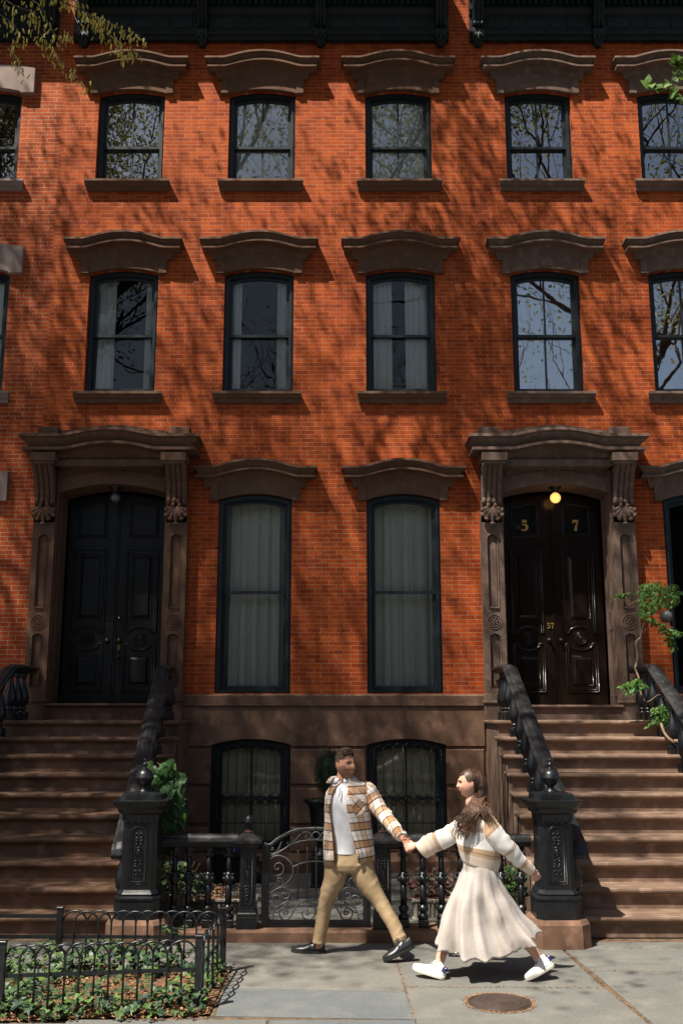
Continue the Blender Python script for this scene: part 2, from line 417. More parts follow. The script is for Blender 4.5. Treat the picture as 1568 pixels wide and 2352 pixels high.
def curtain(x0, x1, z0, z1, Y, waves, amp, m, label, group, lean=0, seed=0, flare=0):
    rnd = random.Random(seed); n = max(24, int(waves*10)); rows = 14; mb = MB()
    ph = [rnd.uniform(0, 6) for _ in range(3)]
    fr = []
    for i in range(rows+1):
        t = i/rows; z = z1+(z0-z1)*t; r = []
        for j in range(n+1):
            s = j/n; x = x0+(x1-x0)*s; x += lean*t*(1-s if lean < 0 else s)+flare*t*(s-.5)
            a = amp*(.35+.65*t)*(sin(2*pi*waves*s+ph[0]+.5*sin(5*s+ph[1]))+.35*sin(2*pi*waves*2.3*s+ph[2]+t))
            r.append((x, Y+a, z+(0 if i else .0)))
        fr.append(r)
    mb.rings(fr, False, True, closed=False)
    mb.rings([[(x, y+.006, z) for x, y, z in r] for r in fr], False, True, closed=False)
    o = mb.build('curtain', m, None, loc=((x0+x1)/2, Y, z0)); tag(o, label, 'curtain', group); return o

def profile_loop(mb, pts, r, y, closed=True, n=6):
    mb.tube([(x, y, z) for x, z in pts], r, n, closed=closed)
def niche_poly(cx, hw, z0, z1, n=10, bottom_round=False):
    p = [(cx-hw, z0), (cx+hw, z0)] if not bottom_round else [(cx-hw, z0)]+[(cx-hw+2*hw*i/8, z0-.0+.05*sin(pi*i/8)) for i in range(1, 8)]+[(cx+hw, z0)]
    for i in range(n+1):
        a = pi*i/n; p.append((cx+hw*cos(a), z1-hw+hw*sin(a)))
    return p
def rosette(mb, cx, z, y, r):
    mb.tube([(cx+r*cos(2*pi*i/24), y, z+r*sin(2*pi*i/24)) for i in range(24)], r*.14, 6, closed=True)
    for k in range(6):
        a = 2*pi*k/6+.3; d = V((cos(a), 0, sin(a))); q = V((-sin(a), 0, cos(a)))
        mb.ellip((cx+.5*r*d.x, y-.002, z+.5*r*d.z), d*(r*.36), V((0, r*.16, 0)), q*(r*.24), 8, 5)
    mb.ball((cx, y-r*.12, z), r*.2, 10)
def console(mb, cx, w, z0, z1):
    """scrolled bracket: fluted S from the hood down to a roll, acanthus leaf below"""
    def yf(t):   # front plane from top (t=0) to the roll (t=1)
        return F-.46+.26*(t**.8)+.03*sin(pi*t)
    zr = z0+(z1-z0)*.42
    nr = 4; rw = w/nr
    for k in range(nr):
        x0 = cx-w/2+rw*(k+.5); rs = []
        for i in range(13):
            t = i/12; z = z1+(zr-z1)*t; yy = yf(t); ring = []
            hwid = rw*.5*(1.0 if i < 12 else 1)
            for j in range(7):
                a = pi*j/6; ring.append((x0-hwid*cos(a), yy+.03-.035*sin(a), z))
            ring += [(x0+hwid, F-.12, z), (x0-hwid, F-.12, z)]
            rs.append(ring)
        mb.rings(rs, True, True)
        mb.ellip((x0, yf(1)+.02, zr-.015), V((rw*.52, 0, 0)), V((0, .062, 0)), V((0, 0, .062)), 10, 7)
    mb.box(cx-w/2, cx+w/2, F-.15, F-.12, z0+.04, z1)
    # acanthus
    yb = F-.165
    for k, (a, l) in enumerate([(-1.25, .15), (-.85, .19), (-.42, .2), (0, .25), (.42, .2), (.85, .19), (1.25, .15)]):
        d = V((sin(a), -.12, -cos(a))).normalized(); q = V((cos(a), 0, sin(a)))
        c = V((cx, yb-.035, zr-.10))+d*(l*.5)
        mb.ellip(c, d*(l*.52), V((0, .028, 0)), q*.032, 8, 6)
        tip = c+d*(l*.48); mb.ellip(tip, d*.03, V((0, .026, 0)), q*.036, 8, 5)
    for s in (-1, 1): mb.ellip((cx+s*.05, yb-.05, zr-.08), V((.03, 0, 0)), V((0, .03, 0)), V((0, 0, .035)), 8, 6)
def digit_poly(ch):
    """serif numerals drawn as strokes (x, z, width) in a unit-high box"""
    if ch == '5': return [[(.18, .97, .05), (.18, .55, .05)], [(.14, .90, .17), (.55, .90, .17)],
        [(.16, .53, .05), (.30, .60, .07), (.45, .58, .12), (.56, .44, .17), (.56, .28, .18), (.46, .12, .13), (.30, .04, .07), (.14, .08, .07), (.09, .18, .12)]]
    if ch == '7': return [[(.07, .68, .05), (.09, .95, .06)], [(.08, .90, .18), (.58, .90, .16)], [(.58, .92, .06), (.44, .62, .08), (.34, .35, .14), (.31, .03, .20)]]
    if ch == '9': return [[(.52, .72, .14), (.50, .88, .08), (.32, .97, .06), (.15, .88, .12), (.11, .70, .15), (.16, .52, .11), (.32, .45, .06), (.48, .52, .08), (.52, .72, .14), (.52, .45, .15), (.45, .2, .12), (.30, .05, .07), (.14, .08, .09)]]
def digits(text, cx, z, h, y, m, parent, name='number', bold=1.0, th=.006):
    mb = MB(); w = .66*h; x0 = cx-w*len(text)/2
    for i, ch in enumerate(text):
        for st in digit_poly(ch):
            pts = []
            for k in range(len(st)-1):
                a, b = st[k], st[k+1]
                for j in range(4): t = j/4; pts.append([a[q]+(b[q]-a[q])*t for q in range(3)])
            pts.append(list(st[-1]))
            up = []; dn = []
            for k, p in enumerate(pts):
                a = pts[max(0, k-1)]; b = pts[min(len(pts)-1, k+1)]
                dx, dz = b[0]-a[0], b[1]-a[1]; l = sqrt(dx*dx+dz*dz) or 1; nx, nz = -dz/l, dx/l; hw = p[2]*bold/2
                up.append((p[0]+nx*hw, p[1]+nz*hw)); dn.append((p[0]-nx*hw, p[1]-nz*hw))
            rs = [[(x0+i*w+u[0]*h, y, z-h/2+u[1]*h), (x0+i*w+d[0]*h, y, z-h/2+d[1]*h), (x0+i*w+d[0]*h, y+th, z-h/2+d[1]*h), (x0+i*w+u[0]*h, y+th, z-h/2+u[1]*h)] for u, d in zip(up, dn)]
            mb.rings(rs, True, False)
    return mb.build(name, m, parent)

def doorway(house, cx, trim, dm, zt, gold, num, small, metal):
    """stone surround with consoles and hood, pair of panelled door leaves"""
    mb = MB()
    # jambs, head and reveal lining between the wall and the door
    hi = .76; ho = 1.06; zs = 5.16; rise = .13
    out = [(cx-ho, zt), (cx-hi, zt)]+[(cx-hi, zs)]+[(cx-hi+2*hi*i/14, zs+seg(-hi+2*hi*i/14, hi+1e-6, rise)) for i in range(1, 14)]+[(cx+hi, zs), (cx+hi, zt), (cx+ho, zt), (cx+ho, 5.60), (cx-ho, 5.60)]
    mb.prism(out, F-.10, F+.42)
    # moulding inside the reveal
    for s in (-1, 1):
        for (yy, w, h) in ((F+.03, .02, .03), (F+.15, .014, .02), (F+.27, .02, .03)):
            mb.box(*sorted((cx+s*hi, cx+s*(hi-w))), yy, yy+h, zt+.12, zs-.02)
        mb.tube([(cx+s*(hi-.006), F+.12+.06*cos(2*pi*i/20), 3.35+.13*sin(2*pi*i/20)) for i in range(20)], .014, 6, closed=True)
    sur = mb.build('doorway_surround', trim, house)
    # entablature panel over the opening
    mb = MB()
    hp = hi-.06
    loop = [(cx-hp+2*hp*i/14, 5.345+seg(-hp+2*hp*i/14, .8, rise)) for i in range(15)]+[(cx+hp, 5.56), (cx+hp*.5, 5.60), (cx, 5.615), (cx-hp*.5, 5.60), (cx-hp, 5.56)]
    profile_loop(mb, loop, .012, F-.105)
    mb.prism([(cx-.13+.26*i/1, 5.42) for i in range(2)]+[(cx+.13, 5.6), (cx-.13, 5.6)], F-.125, F-.10)
    mb.tube([(cx+.115*cos(2*pi*i/24), F-.125, 5.52+.115*sin(2*pi*i/24)) for i in range(24)], .016, 6, closed=True)
    rosette(mb, cx, 5.52, F-.13, .075)
    mb.build('frieze_panel', trim, sur)
    # hood
    mb = MB()
    P = [(0, .03), (.50, .0), (.51, -.045), (.47, -.05), (.455, -.09), (.41, -.13), (.385, -.17), (.455, -.182), (.458, -.225), (.42, -.232), (.30, -.238), (.28, -.29), (.25, -.32), (.22, -.40), (.0, -.41)]
    hood(mb, cx, 5.93, .76, P, .095, .66, n=36)
    mb.box(cx-1.02, cx+1.02, F-.30, F+.02, 5.50, 5.60)
    for s in (-1, 1):
        mb.box(*sorted((cx+s*.74, cx+s*1.09)), F-.48, F-.1, 5.545, 5.66)
        mb.box(*sorted((cx+s*.76, cx+s*1.07)), F-.46, F-.1, 5.50, 5.546)
        mb.box(*sorted((cx+s*.80, cx+s*1.09)), F-.20, F-.01, 5.90, 6.11, bev=.008)
    cr = [(cx-.76+1.52*i/20, 6.02+.085*(.5+.5*cos(pi*(-1+2*i/20)))+.045) for i in range(21)]
    mb.prism([(cx-.76, 5.92)]+[(cx+.76, 5.92)]+cr[::-1], F-.17, F-.01)
    mb.build('hood', trim, sur)
    for s in (-1, 1):
        pc = cx+s*.935; hw = .155; yf = F-.15
        mb = MB(); console(mb, pc, .29, 4.68, 5.52); mb.build('console', trim, sur)
        # pilaster: face with two sunk panels
        holes = [niche_poly(pc, .075, 3.50, 4.55), [(pc-.075, 2.42), (pc+.075, 2.42), (pc+.075, 3.12)]+[(pc+.075-.15*i/8, 3.12+.035*sin(pi*i/8)) for i in range(1, 8)]+[(pc-.075, 3.12)]]
        fo = holed([(pc-hw, 2.32), (pc+hw, 2.32), (pc+hw, 4.80), (pc-hw, 4.80)], holes, yf, .035, 'pilaster', trim, sur, back=True)
        mb = MB()
        for k in (-1, 1): mb.box(*sorted((pc+k*(hw-.001), pc+k*(hw-.02))), yf+.001, F-.02, 2.32, 4.80)
        for h in holes:
            profile_loop(mb, h, .007, yf-.001)
            ins = [(pc+(x-pc)*.62, (z-sum(q[1] for q in h)/len(h))*.955+sum(q[1] for q in h)/len(h)) for x, z in h]
            profile_loop(mb, ins, .006, yf+.034)
        mb.tube([(pc+.10*cos(2*pi*i/24), yf-.001, 3.31+.10*sin(2*pi*i/24)) for i in range(24)], .010, 6, closed=True)
        rosette(mb, pc, 3.31, yf-.004, .068)
        mb.box(pc-.06, pc+.06, yf-.022, yf, 3.50, 3.525)
        # base mouldings
        mb.box(pc-hw-.012, pc+hw+.012, yf-.018, F, zt+.06, 2.325, bev=.006)
        mb.box(pc-hw-.03, pc+hw+.03, yf-.045, F, zt+.012, zt+.06, bev=.012)
        mb.box(pc-hw-.014, pc+hw+.014, yf-.025, F, 1.98, zt+.012, bev=.004)
        mb.build('pilaster_trim', trim, sur)
    # threshold
    mb = MB()
    mb.box(cx-.80, cx+.80, F-.16, F+.42, 1.975, zt-.045); mb.box(cx-.80, cx+.80, F-.20, F+.40, zt-.045, zt, bev=.018)
    mb.build('threshold', trim, sur)
    # door frame + leaves
    yd = F+.36
    for s in (-1, 1):
        lc = cx+s*.362; hw = .355
        mb = MB()
        top = [(lc+hw-2*hw*i/8, 5.12+seg(lc+hw-2*hw*i/8-cx, .73, .11)) for i in range(9)]
        poly = [(lc-hw, zt+.01), (lc+hw, zt+.01)]+top
        ph = .225; pc = lc+s*.015
        win = [(pc-.17, 4.66), (pc+.17, 4.66)]+[(pc+.17-.34*i/6, 4.97+seg(pc+.17-.34*i/6-cx, .73, .11)) for i in range(7)]
        leaf = None
        mb.prism(poly, yd+.005, yd+.05) if not gold else None
        if gold:
            leaf = holed(poly, [win], yd, .03, 'door_leaf', dm, house)
            mbb = MB(); mbb.prism(win, yd+.025, yd+.03); mbb.build('transom_pane', 'glass_dim', leaf)
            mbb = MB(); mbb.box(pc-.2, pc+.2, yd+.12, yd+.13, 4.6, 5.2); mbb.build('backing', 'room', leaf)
            digits('5' if s < 0 else '7', pc, 4.77, .165, yd+.0185, 'gold', leaf, 'number', 1.35)
        R = .125; zc = 3.12
        up = [(pc-ph, 4.40), (pc+ph, 4.40), (pc+ph, zc+.075)]+[(pc+1.35*R*cos(a), zc+.075+.75*R*sin(a)) for a in [pi*i/10 for i in range(11)]]+[(pc-ph, zc+.075)]
        dn = [(pc-ph, 2.36), (pc+ph, 2.36), (pc+ph, zc-.075)]+[(pc+1.35*R*cos(a), zc-.075-.75*R*sin(a)) for a in [pi*i/10 for i in range(11)]]+[(pc-ph, zc-.075)]
        tp = [(pc-.20, 4.60), (pc+.20, 4.60)]+[(pc+.20-.40*i/6, 5.0+seg(pc+.20-.40*i/6-cx, .73, .11)) for i in range(7)]
        for lp in (up, dn, tp):
            profile_loop(mb, lp, .017, yd+.002)
            cz = sum(q[1] for q in lp)/len(lp)
            ins = [(pc+(x-pc)*.86, cz+(z-cz)*.94) for x, z in lp]; profile_loop(mb, ins, .009, yd+.002)
        for (za, zb) in ((3.42, 4.30), (2.47, 2.85)):
            r0 = [(pc-.13, yd, za), (pc+.13, yd, za), (pc+.13, yd, zb), (pc-.13, yd, zb)]
            r1 = [(pc-.10, yd-.02, za+.03), (pc+.10, yd-.02, za+.03), (pc+.10, yd-.02, zb-.03), (pc-.10, yd-.02, zb-.03)]
            mb.rings([r0, r1], True, False)
            profile_loop(mb, [(pc-.145, za-.015), (pc+.145, za-.015), (pc+.145, zb+.015), (pc-.145, zb+.015)], .008, yd)
        for rr, th in ((.082, .012), (.055, .011), (.028, .010)):
            mb.tube([(pc+rr*cos(2*pi*i/24), yd-.006, zc+rr*sin(2*pi*i/24)) for i in range(24)], th, 6, closed=True)
        mb.ball((pc, yd-.004, zc), .02, 10)
        mb.box(*sorted((cx+s*.005, cx+s*.03)), yd-.012, yd+.02, zt+.02, 5.22)
        prt = mb.build('door_leaf' if leaf is None else 'panel_moulding', dm, house if leaf is None else leaf)
        if leaf is None: leaf = prt
        kx = cx+s*.085
        def knob(x, z, r):
            k = MB(); k.lathe([(r, 0), (r, .006), (r*.4, .008), (r*.35, .03), (r*.75, .04), (r*.7, .055), (r*.1, .06)], (0, 0, 0), 14)
            k.v = [(x+a, yd-.012-c, z+b) for a, b, c in k.v]; k.build('knob', metal, leaf)
        knob(kx, 3.09, .035)
        if not gold and s > 0:
            knob(kx+.0, 3.40, .026); knob(kx, 2.86, .026)
            k = MB(); k.prism([(kx-.018, 2.95), (kx+.018, 2.95), (kx+.022, 3.02), (kx, 3.035), (kx-.022, 3.02)], yd-.016, yd-.008); k.build('keyhole', metal, leaf)
    digits(small, cx-.06 if gold else cx-.055, 3.30, .085, yd-.018, metal if not gold else 'gold', leaf, 'number', .45)
    return sur

def cornice(house, x0, x1, brs):
    mb = MB(); y = F-.02
    P = [(0, -.04), (.06, -.03), (.075, 0), (.05, .02), (.05, .05), (.09, .07), (.095, .10), (.06, .12), (.045, .15), (.045, .40), (.085, .42), (.09, .46), (.12, .48), (.12, .52), (.09, .53), (.09, .70), (.35, .72), (.38, .80), (.60, .84), (.64, .93), (.66, .97), (0, .99)]
    mb.rings([[(x, y-p, 12.50+d) for p, d in P] for x in (x0, x1)], True, False)
    # raised panels between the brackets
    for a, b in zip(brs[:-1], brs[1:]):
        n = 5; w = b-a-.22; xs = a+.11; seq = [.30, .17, .30, .17, .30]; tot = sum(seq); g = (w-tot*w/ (tot+.30))/6; k = w/(tot+.30); xx = xs+g
        for q in seq:
            ww = q*k; mb.box(xx, xx+ww, y-.062, y-.04, 12.69, 12.86, bev=.008); xx += ww+g
    o = mb.build('cornice', 'cornice', house)
    mb = MB(); xx = x0+.06
    while xx < x1-.1:
        mb.box(xx, xx+.052, y-.16, y-.08, 13.04, 13.16); xx += .096
    mb.build('dentils', 'cornice', o)
    for bx in brs:
        mb = MB(); w = .17; nr = 3; rw = w/nr
        for k in range(nr):
            c = bx-w/2+rw*(k+.5); rs = []
            for i in range(12):
                t = i/11; z = 13.22-.50*t; yy = y-.42+.30*t**.7
                rs.append([(c-rw*.5*cos(pi*j/5), yy-.02*sin(pi*j/5), z) for j in range(6)]+[(c+rw*.5, y-.03, z), (c-rw*.5, y-.03, z)])
            mb.rings(rs, True, True)
            mb.ellip((c, y-.14, 12.70), V((rw*.5, 0, 0)), V((0, .045, 0)), V((0, 0, .045)), 8, 6)
        mb.rings([[(bx-w/2*q, y-.13*p, z), (bx+w/2*q, y-.13*p, z), (bx+w/2*q, y, z), (bx-w/2*q, y, z)] for q, p, z in ((.95, .9, 12.66), (1.02, 1, 12.60), (.98, .98, 12.50), (.8, .75, 12.42), (.35, .5, 12.365))], True, False)
        for a in (-.8, 0, .8):
            d = V((sin(a), 0, -cos(a))); mb.ellip(V((bx, y-.13, 12.56))+d*.07, d*.08, V((0, .022, 0)), V((cos(a), 0, sin(a)))*.024, 8, 5)
        mb.build('bracket', 'cornice', o)
    return o

XL, XM, XR = -4.36, 1.965, 8.30
def house(name, x0, x1, door_cx, cols, brick, trim, zt, label, door_args=None, bx=None, f2munt=False, lstyle='hood', base=True):
    h = thing(name, ((x0+x1)/2, F, 0), label, 'house', 'brick row houses with brownstone trim')
    all_c = [door_cx]+cols; name3 = x0 == XL
    F3 = (10.09, 11.57, .07, 10.73); F2 = (6.70, 8.56, .075, 7.62); F1 = (2.335, 5.07, .09, 3.75)
    holes = []
    for c in all_c:
        holes.append(arch_poly(c, .515, F3[0], F3[1], F3[2])); holes.append(arch_poly(c, .52, F2[0], F2[1], F2[2]))
    for c in cols: holes.append(arch_poly(c, .525, F1[0]+.004, F1[1], F1[2]))
    holed([(x0, 2.32), (door_cx-.9, 2.32), (door_cx-.9, 5.5), (door_cx+.9, 5.5), (door_cx+.9, 2.32), (x1, 2.32), (x1, 13.4), (x0, 13.4)], holes, F, .13, 'wall', brick, h)
    mb = MB()
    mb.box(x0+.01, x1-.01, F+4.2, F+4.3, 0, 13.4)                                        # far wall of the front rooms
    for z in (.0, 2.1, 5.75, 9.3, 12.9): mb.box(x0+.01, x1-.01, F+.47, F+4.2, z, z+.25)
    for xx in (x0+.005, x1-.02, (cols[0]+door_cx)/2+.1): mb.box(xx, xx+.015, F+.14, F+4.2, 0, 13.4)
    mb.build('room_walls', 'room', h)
    mb = MB(); mb.box(x0, x1, F+.14, F+11, 13.41, 13.5); mb.box(x0, x1, F+10.9, F+11, 0, 13.41)
    mb.box(x0, x0+.004, F+.14, F+10.9, 0, 13.41); mb.box(x1-.004, x1, F+.14, F+10.9, 0, 13.41)
    mb.build('roof', 'roof', h)
    # windows
    for i, c in enumerate(all_c):
        window(h, c, *F3, gl='glass_mid' if name3 and i in (1, 2) else 'glass', lm=trim, ltop=12.09, lstyle=lstyle)
        window(h, c, *F2, gl='glass' if f2munt else 'glass_dim', lm=trim, ltop=9.05, muntin=f2munt, hw=.52, lstyle=lstyle)
    for c in cols:
        window(h, c, *F1, gl='glass_dim', lm=trim, ltop=5.53, muntin=False, hw=.525, lstyle=lstyle, has_sill=False, d=.03)
    # basement of brownstone
    Bz = (.27, 1.64, .08, .93)
    dl, dr = door_cx-1.0, door_cx+1.0
    bh = [arch_poly(c, .54, Bz[0], Bz[1], Bz[2]) for c in cols]
    outer = [(x0, 0), (x1, 0), (x1, 2.20), (dr, 2.20), (dr, 1.9), (dl, 1.9), (dl, 2.20), (x0, 2.20)]
    holed(outer, bh, F-.03, .16, 'basement_wall', 'brownstone', h)
    mb = MB()
    pr = [(0, 2.165), (.09, 2.17), (.095, 2.30), (.08, 2.31), (0, 2.33)]
    for a, b in ((x0, dl-.05), (dr+.05, x1)):
        mb = MB(); mb.rings([[(x, F-p, z) for p, z in pr] for x in (a, b)], True, False)
        if b-a > .05: mb.build('band_course', 'brownstone', h)
    # rusticated blocks between the windows
    xs = sorted([c for c in cols]); spans = []; left = dr+.02
    for c in xs: spans.append((left, c-.545)); left = c+.545
    spans.append((left, x1-.01))
    if dl-x0 > .05: spans.append((x0+.01, dl-.02))
    mb = MB(); yb = F-.062
    for a, b in spans:
        for z0_, z1_ in ((1.112, 1.595), (.60, 1.078), (.235, .566)):
            c = .022
            R = lambda i, y, zz0, zz1: [(a+i, y, zz0+i), (b-i, y, zz0+i), (b-i, y, zz1-i), (a+i, y, zz1-i)]
            mb.rings([R(0, F-.031, z0_, z1_), R(.004, F-.04, z0_, z1_), R(c, yb, z0_, z1_)], True, False)
    poly = [(dr+.02, 1.63)]
    for c in xs:
        poly += [(c-.545, 1.63), (c-.545, 1.645)]+[(c-.545+1.09*i/12, 1.645+seg(-.545+1.09*i/12, .546, .08)) for i in range(1, 12)]+[(c+.545, 1.645), (c+.545, 1.63)]
    poly += [(x1-.01, 1.63), (x1-.01, 2.165), (dr+.02, 2.165)]
    mb.prism(poly, yb, F-.031)
    mb.build('ashlar_blocks', 'brownstone', h)
    if base:
        mb = MB(); mb.rings([[(x, F-p, z) for p, z in ((0, 0), (.17, 0), (.17, .14), (.14, .18), (.10, .235), (0, .24))] for x in (dr, x1-.01)], True, False)
        mb.build('base_course', 'brownstone', h)
    for c in cols:
        w = window(h, c, *Bz, gl='glass_dim', muntin=True, hw=.54, has_sill=False, grille=True, d=.03, fw=.10)
        g = MB(); y = F-.055; hw = .50; sp = .13; nb = 7
        zt_ = 1.56; za, zb = .86, 1.03
        xs_ = [c-hw+.06+i*sp for i in range(nb+1)]
        for x in xs_:
            g.tube([(x, y, zb), (x, y, zt_+seg(x-c, .54, .08))], .0045, 5)
            g.tube([(x, y, .30), (x, y, za-.02)], .0045, 5)
        for q in range(len(xs_)-1):
            a, b = xs_[q], xs_[q+1]; m_ = (a+b)/2; zm = (za+zb)/2
            for (p1, p2) in (((a, zb), (b, zm-.02)), ((b, zb), (a, zm-.02)), ((a, zm+.02), (b, za-.02)), ((b, zm+.02), (a, za-.02))):
                g.tube([(p1[0], y, p1[1]), (p2[0], y, p2[1])], .0045, 4)
            g.tube([(a+(b-a)*t_, y, zt_-.02+.06*sin(pi*t_)+seg(m_-c, .54, .06)) for t_ in [i/6 for i in range(7)]], .005, 4)
            g.tube([(a, y, .42), (m_, y, .34), (b, y, .42)], .005, 4)
        for z in (.30, .62): g.bar((c-hw, y, z), (c+hw, y, z), .012)
        for x in (c-hw, c+hw): g.bar((x, y, .28), (x, y, 1.56), .014)
        g.build('window_grille', 'iron', w)
    if door_args: doorway(h, door_cx, **door_args)
    if bx: cornice(h, bx[0], bx[1], bx[2])
    return h

C1, C2, C3, C4, C5, C6 = -3.27, -1.235, .885, 3.06, 5.13, 7.2
D59, D57 = -3.295, 3.08
XL, XM, XR = -4.36, 1.965, 8.30
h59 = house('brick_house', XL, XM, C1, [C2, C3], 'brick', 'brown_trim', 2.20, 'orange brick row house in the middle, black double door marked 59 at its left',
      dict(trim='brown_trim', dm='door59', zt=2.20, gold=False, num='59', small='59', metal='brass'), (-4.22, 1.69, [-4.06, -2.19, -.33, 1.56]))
h57 = house('brick_house', XM, XR, C4, [C5, C6], 'brick', 'trim57', 2.18, 'orange brick row house on the right, gold 5 and 7 on its dark door',
      dict(trim='trim57', dm='door57', zt=2.18, gold=True, num='57', small='57', metal='iron'), (2.02, 8.2, [2.15, 4.04, 5.93, 7.82]), f2munt=True)
hL = house('brick_house', -10.69, XL, -9.75, [-7.62, -5.51], 'brick_left', 'greystone', 2.2, 'brick row house cut off by the left edge, plain grey stone lintels',
      None, (-10.6, -4.47, [-10.4, -8.4, -6.4, -4.58]), lstyle='slab')
# plain closed doorway for the neighbour (outside the picture)
doorway(hL, -9.75, trim='greystone', dm='door59', zt=2.2, gold=False, num='59', small='59', metal='brass')
for o in list(bpy.data.objects):
    pass

# ------------------------------------------------------------------ curtains and blinds
g3 = 'curtains and blinds in the top floor windows'; g2 = 'curtains in the second row of windows'; g1 = 'curtains in the tall windows'; g0 = 'pleated curtains behind the basement grilles'
Yc = F+.25
def blind(cx, z0, z1, label, g, hw=.44, m='blind'):
    Yc = F+.232
    mb = MB(); n = 14
    mb.rings([[(cx-hw+2*hw*i/n, Yc+.008*sin(i*.9+r), z1+(z0-z1)*r/6) for i in range(n+1)] for r in range(7)], False, True, closed=False)
    mb.box(cx-hw, cx+hw, Yc-.012, Yc+.012, z0-.02, z0+.008); mb.tube([(cx-hw, Yc, z1), (cx+hw, Yc, z1)], .02, 8)
    o = mb.build('window_blind', m, None, loc=(cx, Yc, z0)); tag(o, label, 'blind', g)
blind(C2, 10.14, 11.6, 'white blind drawn down in the top window above the left basement window', g3)
blind(C3, 10.14, 11.6, 'white blind drawn down in the top window above the right basement window', g3)
blind(-5.51, 10.7, 11.6, 'white blind half down in the top window cut by the left edge', g3)
blind(-5.51, 7.6, 8.6, 'pale blind half down in the middle window cut by the left edge', g2)
for (x0, x1, lab) in ((C4-.45, C4-.27, 'narrow white curtain at the left of the top window above the lit door lamp'), (C4+.17, C4+.45, 'white curtain at the right of the top window above the lit door lamp'),
                      (C5-.45, C5-.3, 'narrow white curtain at the left of the top window nearest the right edge'), (C5+.05, C5+.45, 'white curtain at the right of the top window nearest the right edge')):
    curtain(x0, x1, 10.15, 11.6, Yc, 3, .02, 'curtain_w', lab, g3, seed=int(x0*10))
for (x0, x1, lab, ln) in ((C1-.45, C1-.16, 'off-white curtain, left one in the middle window above door 59', -.02), (C1+.30, C1+.45, 'narrow off-white curtain, right one in the middle window above door 59', 0),
        (C2-.45, C2-.28, 'narrow beige curtain, left one in the middle row window above the gate', 0), (C2+.26, C2+.45, 'narrow beige curtain, right one in the middle row window above the gate', 0),
        (C3-.45, C3-.12, 'broad beige curtain, left one in the middle row window above the joined hands', 0), (C3+.08, C3+.45, 'broad beige curtain, right one in the middle row window above the joined hands', 0),
        (C4-.45, C4-.02, 'bright white pleated curtain, left one in the middle window above door 5 7', 0), (C4+.10, C4+.45, 'bright white curtain, right one in the middle window above door 5 7', 0),
        (C5+.0, C5+.45, 'white curtain in the middle row window nearest the right edge', 0), (-5.51-.1, -5.51+.45, 'white curtain in the middle row window cut by the left edge', 0)):
    curtain(x0, x1, 6.76, 8.62, Yc, max(2, (x1-x0)*11), .024, 'curtain_w', lab, g2, seed=int(x0*37), lean=ln)
curtain(C2-.46, C2+.46, 2.40, 5.15, Yc+.05, 5.2, .055, 'curtain_g', 'full grey curtain in the tall window beside the door marked 59', g1, seed=3)
curtain(C3-.46, C3+.46, 2.40, 5.15, Yc+.05, 5.2, .055, 'curtain_g', 'full grey curtain in the tall window beside the door numbered 5 7', g1, seed=9)
for c, lab, g in ((C2, 'khaki pleated curtain behind the grille of the basement window left of the man', g0), (C3, 'khaki pleated curtain behind the grille of the basement window between man and woman', g0)):
    curtain(c-.47, c+.47, .32, 1.72, F+.205, 8, .026, 'curtain_k', lab, g, seed=int(c*10))

# ------------------------------------------------------------------ porch lamps
def lamp_mat():
    m, nt, b = _nodes('lit_lamp_glass'); b.inputs['Base Color'].default_value = (.8, .45, .12, 1)
    b.inputs['Emission Color'].default_value = (1, .50, .12, 1)
    g = N(nt, 'ShaderNodeLayerWeight'); g.inputs[0].default_value = .35
    mr = N(nt, 'ShaderNodeMapRange'); L(nt, g.outputs['Facing'], mr.inputs[0]); mr.inputs[3].default_value = 1.1; mr.inputs[4].default_value = .18
    L(nt, mr.outputs[0], b.inputs['Emission Strength']); b.inputs['Roughness'].default_value = .15; return m
M['lamp_on'] = lamp_mat()
M['lamp_off'] = mat('smoky_lamp_glass', (.10, .11, .11), rough=.08, spec=.9, coat=.5)
for cx, m, lab in ((D57, 'lamp_on', 'round amber ceiling lamp glowing above the door numbered 5 7'), (D59, 'lamp_off', 'round unlit ceiling lamp above the door marked 59')):
    t = thing('porch_lamp', (cx+.02, F+.12, 5.28), lab, 'lamp', 'round lamps over the doors')
    a = MB(); a.lathe([(.10, .02), (.10, 0), (.05, -.03), (.045, -.07), (.05, -.08)], (cx+.02, F+.12, 5.285), 16); a.build('fixture', 'iron', t)
    a = MB(); a.ball((cx+.02, F+.12, 5.13), .078, 20); a.build('globe', m, t)
